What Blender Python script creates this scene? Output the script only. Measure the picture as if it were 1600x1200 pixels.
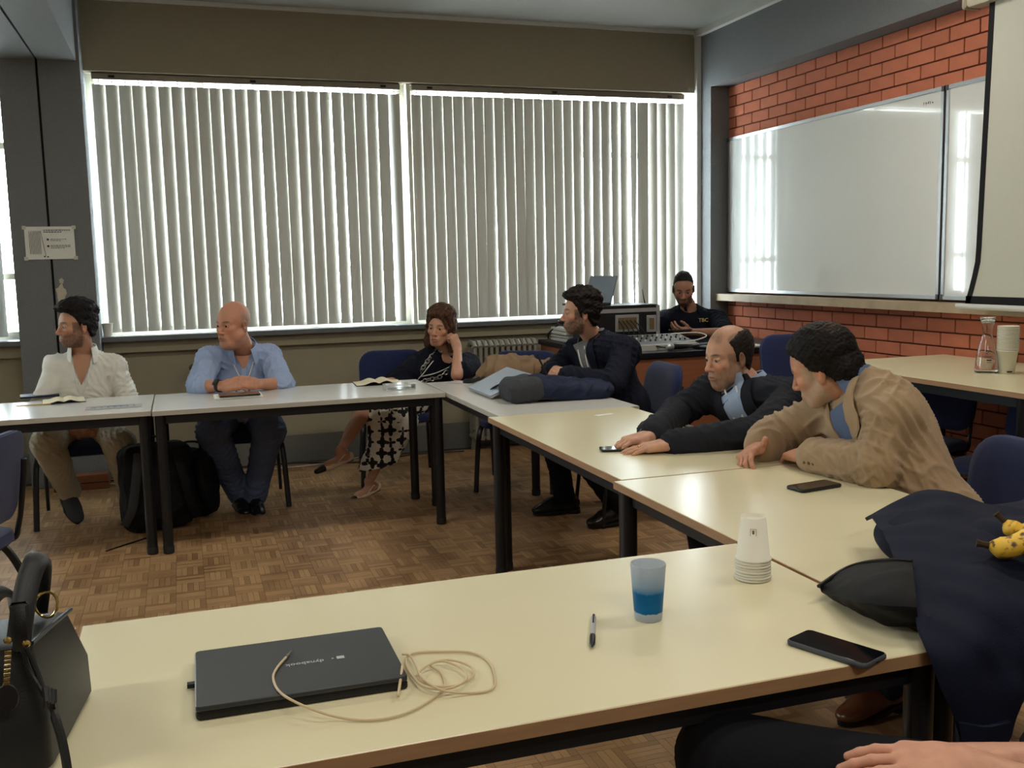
import bpy, bmesh, math, random
import numpy as np
from mathutils import Vector, Matrix
random.seed(7); RNG = np.random.default_rng(7)
sc = bpy.context.scene
for o in list(bpy.data.objects): bpy.data.objects.remove(o)
COL = sc.collection

# ------------------------------------------------------------------ camera
F = 1534.0; CX, CY = 800.0, 600.0; CAMH = 1.43
_vx = np.array([5427-CX, -(308-CY), -F]); _vy = np.array([280-CX, -(424-CY), -F])
_ex = _vx/np.linalg.norm(_vx); _ey = _vy/np.linalg.norm(_vy)
_ey = _ey-_ex*(_ex@_ey); _ey /= np.linalg.norm(_ey); _ez = np.cross(_ex, _ey)
RWC = np.stack([_ex, _ey, _ez]); CAM = np.array([0, 0, CAMH])
def ray(x, y): return RWC@np.array([x-CX, -(y-CY), -F])
def onz(x, y, z): d = ray(x, y); return CAM+d*((z-CAMH)/d[2])
def ony(x, y, Y): d = ray(x, y); return CAM+d*(Y/d[1])
def onx(x, y, X): d = ray(x, y); return CAM+d*(X/d[0])
def proj(p):
    c = RWC.T@(np.asarray(p, float)-CAM)
    return (CX+F*c[0]/-c[2], CY-F*c[1]/-c[2], -c[2])
cd = bpy.data.cameras.new('camera'); cam = bpy.data.objects.new('camera', cd); COL.objects.link(cam)
M4 = Matrix([list(RWC[i])+[CAM[i]] for i in range(3)]+[[0, 0, 0, 1]])
cam.matrix_world = M4
cd.sensor_fit = 'HORIZONTAL'; cd.sensor_width = 36.0; cd.lens = F/1600*36.0; cd.clip_start = 0.02
sc.camera = cam

# ------------------------------------------------------------------ world, exposure, lights
w = bpy.data.worlds.new('daylight'); sc.world = w; w.use_nodes = True
bg = w.node_tree.nodes['Background']; bg.inputs[0].default_value = (0.86, 0.94, 1.0, 1); bg.inputs[1].default_value = 20.0
sc.view_settings.view_transform = 'Standard'; sc.view_settings.look = 'None'
sc.view_settings.exposure = 0.38; sc.view_settings.gamma = 1.0; sc.view_settings.use_curve_mapping = False
def area_light(name, loc, rot, sx, sy, power, color=(1, 1, 1), portal=False):
    l = bpy.data.lights.new(name, 'AREA'); l.shape = 'RECTANGLE'; l.size = sx; l.size_y = sy; l.energy = power; l.color = color
    o = bpy.data.objects.new(name, l); o.location = loc; o.rotation_euler = rot; COL.objects.link(o)
    if portal: l.cycles.is_portal = True
    return o
# portals that lead the daylight through the windows of the far wall
area_light('window_portal', (1.72, 7.66, 1.9), (-math.pi/2, 0, 0), 4.9, 2.0, 1, portal=True)
area_light('window_portal', (-3.4, 7.66, 1.9), (-math.pi/2, 0, 0), 4.9, 2.0, 1, portal=True)

# ------------------------------------------------------------------ materials
MATS = {}
def nodes_of(m): return m.node_tree.nodes, m.node_tree.links
def srgb(r, g, b):
    f = lambda c: (c/255/12.92) if c/255 <= 0.04045 else ((c/255+0.055)/1.055)**2.4
    return (f(r), f(g), f(b), 1)
def mat(name, col, rough=0.6, metal=0.0, vary=0.12, scale=20.0, bump=0.0, bscale=80.0, spec=0.4, coat=0.0, stretch=None, sheen=0.0, trans=0.0, ior=1.45, objrand=0.0, alpha=None):
    if name in MATS: return MATS[name]
    m = bpy.data.materials.new(name); m.use_nodes = True; N, L = nodes_of(m); b = N['Principled BSDF']
    tc = N.new('ShaderNodeTexCoord'); mp = N.new('ShaderNodeMapping'); L.new(tc.outputs['Object'], mp.inputs[0])
    if stretch: mp.inputs['Scale'].default_value = stretch
    n = N.new('ShaderNodeTexNoise'); n.inputs['Scale'].default_value = scale; n.inputs['Detail'].default_value = 3; L.new(mp.outputs[0], n.inputs['Vector'])
    mx = N.new('ShaderNodeMix'); mx.data_type = 'RGBA'
    c = col if len(col) == 4 else (*col, 1)
    mx.inputs[6].default_value = tuple(min(1, x*(1-vary)) for x in c[:3])+(1,); mx.inputs[7].default_value = tuple(min(1, x*(1+vary)) for x in c[:3])+(1,)
    L.new(n.outputs['Fac'], mx.inputs[0]); out = mx.outputs[2]
    if objrand:
        oi = N.new('ShaderNodeObjectInfo'); hv = N.new('ShaderNodeHueSaturation'); mr = N.new('ShaderNodeMapRange')
        mr.inputs[3].default_value = 1-objrand; mr.inputs[4].default_value = 1+objrand
        L.new(oi.outputs['Random'], mr.inputs[0]); L.new(mr.outputs[0], hv.inputs['Value']); L.new(out, hv.inputs['Color']); out = hv.outputs[0]
    L.new(out, b.inputs['Base Color'])
    b.inputs['Roughness'].default_value = rough; b.inputs['Metallic'].default_value = metal; b.inputs['Specular IOR Level'].default_value = spec
    b.inputs['Coat Weight'].default_value = coat; b.inputs['IOR'].default_value = ior
    if sheen: b.inputs['Sheen Weight'].default_value = sheen
    if trans: b.inputs['Transmission Weight'].default_value = trans
    if bump:
        n2 = N.new('ShaderNodeTexNoise'); n2.inputs['Scale'].default_value = bscale; n2.inputs['Detail'].default_value = 4; L.new(mp.outputs[0], n2.inputs['Vector'])
        bp = N.new('ShaderNodeBump'); bp.inputs['Strength'].default_value = bump; bp.inputs['Distance'].default_value = 0.01
        L.new(n2.outputs['Fac'], bp.inputs['Height']); L.new(bp.outputs[0], b.inputs['Normal'])
    MATS[name] = m; return m
def vcol_mat(name, rough=0.5, spec=0.4, sss=0.0, bump=0.15, bscale=400):
    if name in MATS: return MATS[name]
    m = bpy.data.materials.new(name); m.use_nodes = True; N, L = nodes_of(m); b = N['Principled BSDF']
    a = N.new('ShaderNodeAttribute'); a.attribute_name = 'Col'
    n = N.new('ShaderNodeTexNoise'); n.inputs['Scale'].default_value = 60; tc = N.new('ShaderNodeTexCoord'); L.new(tc.outputs['Object'], n.inputs['Vector'])
    hv = N.new('ShaderNodeHueSaturation'); mr = N.new('ShaderNodeMapRange'); mr.inputs[3].default_value = 0.9; mr.inputs[4].default_value = 1.1
    L.new(n.outputs['Fac'], mr.inputs[0]); L.new(mr.outputs[0], hv.inputs['Value']); L.new(a.outputs['Color'], hv.inputs['Color']); L.new(hv.outputs[0], b.inputs['Base Color'])
    b.inputs['Roughness'].default_value = rough; b.inputs['Specular IOR Level'].default_value = spec
    n2 = N.new('ShaderNodeTexNoise'); n2.inputs['Scale'].default_value = bscale; L.new(tc.outputs['Object'], n2.inputs['Vector'])
    bp = N.new('ShaderNodeBump'); bp.inputs['Strength'].default_value = bump; bp.inputs['Distance'].default_value = 0.003
    L.new(n2.outputs['Fac'], bp.inputs['Height']); L.new(bp.outputs[0], b.inputs['Normal'])
    MATS[name] = m; return m

# ------------------------------------------------------------------ tags and mesh helpers
def tag(o, label=None, cat=None, group=None, kind=None):
    if label: o['label'] = label
    if cat: o['category'] = cat
    if group: o['group'] = group
    if kind: o['kind'] = kind
    return o
def thing(name, label, cat, loc=(0, 0, 0), rz=0.0, group=None):
    o = bpy.data.objects.new(name, None); o.empty_display_size = 0.05; COL.objects.link(o)
    o.location = tuple(loc); o.rotation_euler = (0, 0, rz); tag(o, label, cat, group); return o
def link_mesh(name, me, material, parent=None, smooth=True):
    o = bpy.data.objects.new(name, me); COL.objects.link(o)
    if material: me.materials.append(material)
    if parent: o.parent = parent
    if smooth:
        me.polygons.foreach_set('use_smooth', [True]*len(me.polygons))
        try: me.set_sharp_from_angle(angle=math.radians(38))
        except Exception: pass
    return o
def copy_tree(o, parent=None):
    c = o.copy(); COL.objects.link(c); c.parent = parent
    for ch in list(o.children): copy_tree(ch, c)
    return c
def V(p): return np.asarray(p, float)
def nrm(v): v = V(v); return v/(np.linalg.norm(v)+1e-12)
def frame_of(d, up=(0, 0, 1)):
    d = nrm(d); u = V(up)
    if abs(d@nrm(u)) > 0.97: u = V((1, 0, 0)) if abs(d[0]) < 0.9 else V((0, 1, 0))
    r = nrm(np.cross(d, u)); return r, np.cross(r, d), d
class MB:
    def __init__(s): s.v = []; s.f = []
    def add(s, vs, fs):
        o = len(s.v); s.v += [tuple(map(float, p)) for p in vs]; s.f += [tuple(i+o for i in f) for f in fs]; return s
    def box(s, x0, x1, y0, y1, z0, z1, b=0.0):
        if b <= 0:
            return s.add([(x0,y0,z0),(x1,y0,z0),(x1,y1,z0),(x0,y1,z0),(x0,y0,z1),(x1,y0,z1),(x1,y1,z1),(x0,y1,z1)],
                         [(0,3,2,1),(4,5,6,7),(0,1,5,4),(1,2,6,5),(2,3,7,6),(3,0,4,7)])
        # chamfered box: rings in z
        def ring(i, z): return [(x0+i+b,y0+i,z),(x1-i-b,y0+i,z),(x1-i,y0+i+b,z),(x1-i,y1-i-b,z),(x1-i-b,y1-i,z),(x0+i+b,y1-i,z),(x0+i,y1-i-b,z),(x0+i,y0+i+b,z)]
        return s.rings([ring(b*.7, z0), ring(0, z0+b), ring(0, z1-b), ring(b*.7, z1)], True)
    def rings(s, R, cap=True, closed=True):
        n = len(R[0]); vs = [p for r in R for p in r]; fs = []
        for k in range(len(R)-1):
            for i in range(n if closed else n-1):
                j = (i+1) % n; fs.append((k*n+i, k*n+j, (k+1)*n+j, (k+1)*n+i))
        if cap: fs.append(tuple(reversed(range(n)))); fs.append(tuple((len(R)-1)*n+i for i in range(n)))
        return s.add(vs, fs)
    def tube(s, pts, r, n=8, cap=True, squash=1.0, up=(0, 0, 1)):
        pts = [V(p) for p in pts]; R = []
        rr = r if hasattr(r, '__len__') else [r]*len(pts)
        pu = None
        for i, p in enumerate(pts):
            d = (pts[min(i+1, len(pts)-1)]-pts[max(i-1, 0)])
            a, b_, _ = frame_of(d, up if pu is None else pu)
            pu = b_
            R.append([p+rr[i]*(a*math.cos(t)+b_*squash*math.sin(t)) for t in np.linspace(0, 2*math.pi, n, endpoint=False)])
        return s.rings(R, cap)
    def lathe(s, prof, n=24, c=(0, 0, 0), cap=True):
        R = [[(c[0]+r*math.cos(t), c[1]+r*math.sin(t), c[2]+z) for t in np.linspace(0, 2*math.pi, n, endpoint=False)] for r, z in prof]
        return s.rings(R, cap)
    def prism(s, poly, z0, z1):
        n = len(poly); return s.rings([[(x, y, z0) for x, y in poly], [(x, y, z1) for x, y in poly]], True)
    def sheet(s, G, thick):      # G: rows of points -> solid sheet with thickness
        G = [[V(p) for p in r] for r in G]; nr, nc = len(G), len(G[0])
        A = np.array(G); du = np.gradient(A, axis=1); dv = np.gradient(A, axis=0); N = np.cross(du, dv); N /= (np.linalg.norm(N, axis=2, keepdims=True)+1e-12)
        top = (A+N*thick/2).reshape(-1, 3); bot = (A-N*thick/2).reshape(-1, 3); o = nr*nc; fs = []
        for i in range(nr-1):
            for j in range(nc-1):
                a, b, c, d = i*nc+j, i*nc+j+1, (i+1)*nc+j+1, (i+1)*nc+j
                fs.append((a, b, c, d)); fs.append((o+d, o+c, o+b, o+a))
        B = [i for i in range(nc)]+[r*nc+nc-1 for r in range(1, nr)]+[(nr-1)*nc+j for j in range(nc-2, -1, -1)]+[r*nc for r in range(nr-2, 0, -1)]
        for k in range(len(B)):
            a, b = B[k], B[(k+1) % len(B)]; fs.append((b, a, o+a, o+b))
        return s.add(list(top)+list(bot), fs)
    def xf(s, fn): s.v = [tuple(fn(V(p))) for p in s.v]; return s
    def mesh(s, name):
        me = bpy.data.meshes.new(name); me.from_pydata(s.v, [], s.f); me.update(); return me
    def build(s, name, material, parent=None, smooth=True): return link_mesh(name, s.mesh(name), material, parent, smooth)
def rotz(a):
    c, s_ = math.cos(a), math.sin(a); return np.array([[c, -s_, 0], [s_, c, 0], [0, 0, 1]])
def rotx(a):
    c, s_ = math.cos(a), math.sin(a); return np.array([[1, 0, 0], [0, c, -s_], [0, s_, c]])
def roty(a):
    c, s_ = math.cos(a), math.sin(a); return np.array([[c, 0, s_], [0, 1, 0], [-s_, 0, c]])
def rrect(cx, cy, w, h, r, n=5):
    P = []
    for (sx, sy, a0) in ((1, 1, 0), (-1, 1, 90), (-1, -1, 180), (1, -1, 270)):
        for k in range(n):
            a = math.radians(a0+90*k/(n-1)); P.append((cx+sx*(w/2-r)+r*math.cos(a), cy+sy*(h/2-r)+r*math.sin(a)))
    return P
def rslab(w, d, h, r, b):        # rounded slab, base centred on the origin
    m = MB()
    m.rings([[(x, y, z) for x, y in rrect(0, 0, w-2*i, d-2*i, max(r-i, .0005))] for i, z in ((b*.7, 0), (0, b), (0, h-b), (b*.7, h))], True); return m
def catmull(P, n=8):
    P = [V(p) for p in P]; out = []
    Q = [2*P[0]-P[1]]+P+[2*P[-1]-P[-2]]
    for i in range(1, len(Q)-2):
        for t in np.linspace(0, 1, n, endpoint=False):
            a, b, c, d = Q[i-1], Q[i], Q[i+1], Q[i+2]
            out.append(0.5*((2*b)+(c-a)*t+(2*a-5*b+4*c-d)*t*t+(-a+3*b-3*c+d)*t**3))
    out.append(P[-1]); return out
def text_part(name, body, size, material, parent, loc, rot, depth=0.0006, align='CENTER'):
    cu = bpy.data.curves.new(name, 'FONT'); cu.body = body; cu.size = size; cu.extrude = depth; cu.align_x = align; cu.align_y = 'CENTER'; cu.resolution_u = 2
    o = bpy.data.objects.new(name+'_tmp', cu); COL.objects.link(o)
    dg = bpy.context.evaluated_depsgraph_get(); me = bpy.data.meshes.new_from_object(o.evaluated_get(dg)); bpy.data.objects.remove(o)
    t = bpy.data.objects.new(name, me); COL.objects.link(t); me.materials.clear(); me.materials.append(material)
    t.parent = parent; t.location = tuple(loc); t.rotation_euler = rot; return t

# ================================================================== the room
WY = 7.38; CEIL = 3.28; RX = 4.14; BX = 4.30; XL = -5.6; YB = -2.6
m_wall = mat('wall_paint', srgb(150, 141, 120), 0.85, vary=0.05, bump=0.25, bscale=180)
m_low = mat('wall_paint_low', srgb(158, 150, 128), 0.85, vary=0.05, bump=0.2, bscale=180)
m_grey = mat('grey_textured_paint', srgb(122, 124, 126), 0.7, vary=0.16, scale=140, bump=0.8, bscale=150)
m_ceil = mat('ceiling_paint', srgb(166, 166, 160), 0.9, vary=0.03)
m_white = mat('white_trim', srgb(205, 205, 200), 0.5, vary=0.04)
m_plinth = mat('plinth_paint', srgb(112, 112, 108), 0.7, vary=0.06)
m_sill = mat('sill_stone', srgb(105, 108, 112), 0.35, vary=0.15, scale=60)
m_black = mat('joint_black', srgb(18, 18, 20), 0.8)
m_mortar = mat('mortar', srgb(96, 58, 44), 0.95, vary=0.2)
m_brick = mat('brick_clay', srgb(194, 116, 88), 0.85, vary=0.13, scale=14, bump=0.3, bscale=120, objrand=0.09)
m_ledge = mat('ledge_stone', srgb(176, 156, 128), 0.45, vary=0.3, scale=9, bump=0.1)
m_alu = mat('aluminium', srgb(190, 192, 194), 0.3, metal=0.8, vary=0.05)
def struct(name, m, material, parent=None, label=None):
    o = m.build(name, material, parent, smooth=False)
    if not parent: tag(o, label, kind='structure')
    return o
def bxs(*bs):
    m = MB()
    for b in bs: m.box(*b)
    return m
struct('wall_back', bxs((XL, BX+.3, WY, WY+.26, 2.79, CEIL)), m_wall, label='dull beige wall above the windows with vertical blinds')
struct('wall_back_low', bxs((XL, BX+.3, WY, WY+.26, 0, .955)), m_low, label='beige wall below the window sill')
struct('wall_left', bxs((XL-.2, XL, YB-.2, WY+.26, 0, CEIL)), m_wall, label='plain side wall left of the picture')
struct('wall_front', bxs((XL, BX+.3, YB-.2, YB, 0, CEIL)), m_wall, label='plain wall behind the photographer')
struct('ceiling', bxs((XL-.2, BX+.4, YB-.2, WY+.26, CEIL, CEIL+.15)), m_ceil, label='plain light grey ceiling')
struct('trim_1', bxs((-.5, RX-.03, WY-.018, WY-.002, CEIL-.03, CEIL-.001), (RX-.05, RX-.003, YB, WY, CEIL-.05, CEIL-.001), (RX-.042, RX-.003, WY-.045, WY-.002, 0.2, CEIL-.05)), m_white, label='pale cornice strip along the ceiling and down the corner')
# right wall: grey beam and pier framing the brick recess
struct('wall_right', bxs((RX, BX+.4, YB, WY, 2.81, CEIL-.001), (RX, BX+.4, 7.185, WY-.001, 0, 2.81)), m_grey, label='grey textured beam and pier framing the brick wall')
# column and beam with a joint at the left
struct('beam_left', bxs((-1.02, -.80, YB, 7.13, 2.80, CEIL-.001), (-.785, -.555, YB, 7.13, 2.80, CEIL-.001), (-1.0, -.56, YB, 7.13, 2.815, CEIL-.001)), m_grey, label='grey ceiling beam with a dark joint running towards the window wall')
cl = struct('column_left', bxs((-1.02, -.80, 7.13, WY+.25, 0, CEIL-.001), (-.785, -.535, 7.13, WY+.25, 0, CEIL-.001)), m_grey, label='grey textured column with a dark joint between the windows')
struct('joint_strip', bxs((-.80, -.785, 7.145, WY+.2, 0, CEIL-.01), (-.80, -.785, YB, 7.145, 2.812, 2.83)), m_black, cl)
mb = MB(); pts = []
for k in range(14):
    a = 2*math.pi*k/14; r = 1+.16*math.sin(k*2.3)+.10*math.cos(k*4.1); pts.append((.030*r*math.cos(a), .062*r*math.sin(a)))
mb.add([(-.748+x, 7.1285, 1.30+z) for x, z in pts], [tuple(range(14))]); struct('peeled_patch', mb, mat('bare_plaster', srgb(190, 182, 165), .9), cl)
mb = MB(); mb.add([(-.742+x*.5, 7.1283, 1.385+z*.28) for x, z in pts], [tuple(range(14))]); struct('peeled_patch', mb, MATS['bare_plaster'], cl)
# sill, apron, plinth
struct('trim_2', bxs((-.53, RX, 7.27, 7.64, .958, .99), (XL, -1.03, 7.27, 7.64, .958, .99)), m_sill, label='grey stone window sill with square nosing')
struct('trim_3', bxs((-.53, RX, 7.33, WY-.001, .875, .957), (XL, -1.03, 7.33, WY-.001, .875, .957)), m_low, label='beige apron strip under the window sill')
struct('baseboard_back', bxs((-.53, RX, 7.352, WY-.001, 0, .20), (XL, -1.03, 7.352, WY-.001, 0, .20)), m_plinth, label='dark grey painted plinth at the foot of the window wall')
# podium for the lecturer
m_podium = mat('podium_wood', srgb(92, 62, 42), 0.5, vary=0.2, scale=6, stretch=(1, 12, 1))
struct('podium', bxs((2.60, BX+.01, 4.74, 7.35, .004, .10)), m_podium, label='low wooden podium along the brick wall')

# ---- brick wall with single bricks
bw = struct('wall_brick', bxs((BX+.014, BX+.25, YB, 7.185, 0, 2.81)), m_mortar, label='red brick wall around the whiteboards')
BL, BH, J = .231, .085, .009
m1 = MB(); m1.box(0, .016, 0, BL-J, 0, BH-J, .0025); me_b = m1.mesh('brick'); me_b.materials.append(m_brick)
def brick(y, z, ln=1.0, ht=1.0):
    o = bpy.data.objects.new('brick', me_b); COL.objects.link(o); o.parent = bw; o.location = (BX, y, z); o.scale = (1, ln, ht)
def course(z, y0, y1, k, ht=1.0):
    y = y1-(BL*.5 if k % 2 else 0)-BL
    if k % 2: brick(y1-BL*.5+J, z, (BL*.5-2*J)/(BL-J), ht)
    while y+BL > y0: brick(y, z, 1, ht); y -= BL
z = 2.81-.075; k = 0
while z > 2.36:
    course(z, 4.2, 7.185, k, .93 if k == 0 else 1); z -= BH; k += 1
z = 1.052; k = 0
course(1.055, 3.9, 7.185, 1, .42)
z = 1.055-BH
while z > .10-BH*.4:
    course(z, 3.9, 7.185, k); z -= BH; k += 1
struct('trim_4', bxs((4.185, BX+.012, 3.0, 7.184, 1.093, 1.148)), m_ledge, label='mottled stone ledge below the whiteboards')

# ---- floor: mosaic parquet
m_floor = bpy.data.materials.new('parquet_wood'); m_floor.use_nodes = True
def wood_nodes(m, per_obj):
    N, L = nodes_of(m); b = N['Principled BSDF']; g = N.new('ShaderNodeNewGeometry'); tc = N.new('ShaderNodeTexCoord')
    n = N.new('ShaderNodeTexNoise'); n.inputs['Scale'].default_value = 3.0; n.inputs['Detail'].default_value = 5
    L.new(g.outputs['Position'], n.inputs['Vector'])
    n3 = N.new('ShaderNodeTexNoise'); n3.inputs['Scale'].default_value = 90; L.new(g.outputs['Position'], n3.inputs['Vector'])
    r = N.new('ShaderNodeValToRGB'); r.color_ramp.elements[0].color = srgb(126, 94, 64); r.color_ramp.elements[1].color = srgb(178, 142, 102); r.color_ramp.elements[0].position = .3; r.color_ramp.elements[1].position = .72
    ad = N.new('ShaderNodeMath'); ad.operation = 'MULTIPLY_ADD'; ad.inputs[1].default_value = .36
    rnd = N.new('ShaderNodeObjectInfo').outputs['Random'] if per_obj else g.outputs['Random Per Island']
    L.new(rnd, ad.inputs[0]); ms = N.new('ShaderNodeMath'); ms.operation = 'MULTIPLY'; ms.inputs[1].default_value = .75; L.new(n.outputs['Fac'], ms.inputs[0]); L.new(ms.outputs[0], ad.inputs[2])
    a2 = N.new('ShaderNodeMath'); a2.operation = 'MULTIPLY_ADD'; a2.inputs[1].default_value = .16; L.new(n3.outputs['Fac'], a2.inputs[0]); L.new(ad.outputs[0], a2.inputs[2])
    sb = N.new('ShaderNodeMath'); sb.operation = 'SUBTRACT'; sb.inputs[1].default_value = .11; L.new(a2.outputs[0], sb.inputs[0])
    L.new(sb.outputs[0], r.inputs[0]); L.new(r.outputs[0], b.inputs['Base Color']); b.inputs['Roughness'].default_value = .42; b.inputs['Specular IOR Level'].default_value = .35
    MATS[m.name] = m
wood_nodes(m_floor, False)
m_block = bpy.data.materials.new('parquet_block_wood'); m_block.use_nodes = True; wood_nodes(m_block, False)
floor = struct('floor', bxs((XL, BX+.3, YB, WY+.1, -.1, -.004)), mat('floor_gap', srgb(70, 54, 40), .8), label='worn mosaic parquet floor of small wooden blocks')
PB = .125; NF = 5
def block_mb(m, x, y, rot):
    w_ = PB/NF
    for i in range(NF):
        a0, a1 = i*w_+.0006, (i+1)*w_-.0006
        if rot: m.box(x+a0, x+a1, y+.0006, y+PB-.0006, -.004, -.0001)
        else: m.box(x+.0006, x+PB-.0006, y+a0, y+a1, -.004, -.0001)
bm0 = MB(); block_mb(bm0, 0, 0, 0); mesh0 = bm0.mesh('parquet_block'); mesh0.materials.append(m_block)
bm1 = MB(); block_mb(bm1, 0, 0, 1); mesh1 = bm1.mesh('parquet_block'); mesh1.materials.append(m_block)
cells = []
for i in range(int((2.82-(-3.6))/PB)):
    for j in range(int((7.35-.4)/PB)):
        x, y = -3.6+i*PB, .4+j*PB; px, py, dz = proj((x+PB/2, y+PB/2, 0))
        vis = dz > 0 and -20 < px < 1620 and py < 1220 and y > 2.25 and x < 1.9
        cells.append((dz if vis else 99+dz, x, y, (i+j) % 2))
cells.sort(); rest = MB()
for k, (d_, x, y, r) in enumerate(cells):
    if k < 300 and d_ < 99:
        o = bpy.data.objects.new('parquet_block', mesh1 if r else mesh0); COL.objects.link(o); o.parent = floor; o.location = (x, y, 0)
    else: block_mb(rest, x, y, r)
o = rest.build('parquet_field', m_floor, floor, smooth=False); o['kind'] = 'stuff'

# ---- windows: frames, panes, blinds
m_frame = mat('window_frame_paint', srgb(214, 212, 200), .5, vary=.08)
m_glass = bpy.data.materials.new('window_glass'); m_glass.use_nodes = True; N, L = nodes_of(m_glass); N.remove(N['Principled BSDF'])
t_ = N.new('ShaderNodeBsdfTransparent'); t_.inputs[0].default_value = (.93, .96, .95, 1); g_ = N.new('ShaderNodeBsdfGlossy'); g_.inputs['Roughness'].default_value = .02
x_ = N.new('ShaderNodeMixShader'); x_.inputs[0].default_value = .06; L.new(t_.outputs[0], x_.inputs[1]); L.new(g_.outputs[0], x_.inputs[2]); L.new(x_.outputs[0], N['Material Output'].inputs[0])
def window(idx, x0, x1, ncol, label):
    m = MB(); y0, y1 = 7.53, 7.575; z0, z1 = .99, 2.79
    m.box(x0, x1, y0, y1, z0, z0+.05); m.box(x0, x1, y0, y1, z1-.05, z1)
    xs = np.linspace(x0, x1, ncol+1)
    for i, x in enumerate(xs):
        hw = .028; a = min(max(x-hw, x0), x1-2*hw); m.box(a, a+2*hw, y0-.002, y1+.002, z0, z1)
    for zt in (1.42, 2.30): m.box(x0, x1, y0+.004, y1-.004, zt-.022, zt+.022)
    w_ = m.build('window_%d' % idx, m_frame, None, smooth=False); tag(w_, label, kind='structure')
    for i in range(ncol):
        for (za, zb) in ((1.03, 1.41), (1.43, 2.29), (2.31, 2.75)):
            p = MB(); p.box(xs[i]+.02, xs[i+1]-.02, 7.55, 7.554, za, zb); p.build('pane', m_glass, w_, smooth=False)
window(1, -.535, 1.70, 3, 'white framed window behind the left vertical blind')
window(2, 1.72, RX, 3, 'white framed window behind the right vertical blind')
window(3, -3.3, -1.02, 3, 'bright window left of the grey column')
window(4, XL, -3.32, 3, 'window at the far left end of the window wall')
struct('trim_5', bxs((1.695, 1.725, 7.44, 7.60, .99, 2.79)), m_frame, label='narrow white post between the two windows')
m_vane = bpy.data.materials.new('blind_vane_cloth'); m_vane.use_nodes = True; N, L = nodes_of(m_vane); N.remove(N['Principled BSDF'])
df = N.new('ShaderNodeBsdfDiffuse'); tl = N.new('ShaderNodeBsdfTranslucent'); mxs = N.new('ShaderNodeMixShader'); mxs.inputs[0].default_value = .10
tc = N.new('ShaderNodeTexCoord'); mp = N.new('ShaderNodeMapping'); mp.inputs['Scale'].default_value = (220, 220, 14); nn = N.new('ShaderNodeTexNoise'); nn.inputs['Scale'].default_value = 1
L.new(tc.outputs['Object'], mp.inputs[0]); L.new(mp.outputs[0], nn.inputs['Vector'])
mc = N.new('ShaderNodeMix'); mc.data_type = 'RGBA'; mc.inputs[6].default_value = srgb(188, 186, 178); mc.inputs[7].default_value = srgb(206, 204, 197); L.new(nn.outputs['Fac'], mc.inputs[0])
L.new(mc.outputs[2], df.inputs[0]); L.new(mc.outputs[2], tl.inputs[0]); L.new(df.outputs[0], mxs.inputs[1]); L.new(tl.outputs[0], mxs.inputs[2]); L.new(mxs.outputs[0], N['Material Output'].inputs[0])
MATS['blind_vane_cloth'] = m_vane
m_rail = mat('blind_rail_metal', srgb(120, 112, 98), .4, metal=.3, vary=.1)
m_clip = mat('clip_plastic', srgb(225, 222, 210), .4)
def vane_mesh(wd, z0, z1, twist, key, skew=0.0):
    m = MB(); G = []
    for z in np.linspace(z0, z1, 9):
        t = (z1-z)/(z1-z0); a = twist+.10*t*math.sin(key)+skew*t*t; row = []
        for u in np.linspace(-.5, .5, 7):
            bow = .010*(1-(2*u)**2); x, y = u*wd, -bow
            row.append((x*math.cos(a)-y*math.sin(a)+.004*t*math.sin(key*3), x*math.sin(a)+y*math.cos(a), z))
        G.append(row)
    m.sheet(G, .0009); return m
def blind(x0, x1, n, label, wild, y=7.45):
    b = thing('vertical_blind', label, 'blind', ((x0+x1)/2, y, .99)); cx_ = (x0+x1)/2
    m = MB(); m.box(x0-cx_, x1-cx_, -.03, .03, 1.752, 1.795, .004); r_ = m.build('head_rail', m_rail, b, False)
    for xs_ in (.06, .5, .94):
        m = MB(); m.box(x0-cx_+(x1-x0)*xs_-.02, x0-cx_+(x1-x0)*xs_+.02, -.036, -.029, 1.765, 1.78); m.build('rail_bracket', m_black, r_, False)
    for i in range(n):
        x = x0-cx_+(i+.5)*(x1-x0)/n; tw, sk = wild(i)
        o = vane_mesh(.0885, .022, 1.722, tw, i*1.7, sk).build('vane', m_vane, b); o.location = (x, 0, 0)
        c = MB(); c.tube([(0, 0, 1.715), (0, 0, 1.752)], .0035, 6); c.lathe([(.002, 1.700), (.0075, 1.704), (.0075, 1.712), (.002, 1.716)], 8); c.build('clip', m_clip, o)
    for yy in (-.004,):
        m = MB(); m.tube([(x0-cx_+.03, yy, .05), (x1-cx_-.05, yy, .047)], .0011, 4); m.build('bead_chain', m_clip, b)
    return b
def wild1(i):
    if i >= 24: return (-.55-.1*(i-24), -.35)
    return (.17+.08*math.sin(i*2.1)+.05*math.sin(i*5.3), .05*math.sin(i*1.3))
def wild2(i):
    if i == 22: return (.5, .6)
    if i >= 23: return (-.42+.05*math.sin(i), -.2)
    if i >= 16: return (.20+.08*math.sin(i*1.9), .06)
    return (.11+.09*math.sin(i*2.7), .05*math.sin(i))
blind(-.49, 1.645, 25, 'beige vertical blind over the left window', wild1)
blind(1.735, 4.03, 28, 'beige vertical blind over the right window, beside the grey pier', wild2)
blind(-3.28, -1.12, 24, 'pale vertical blind on the window left of the column', lambda i: (.75 if i > 17 else .3, 0))

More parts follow.
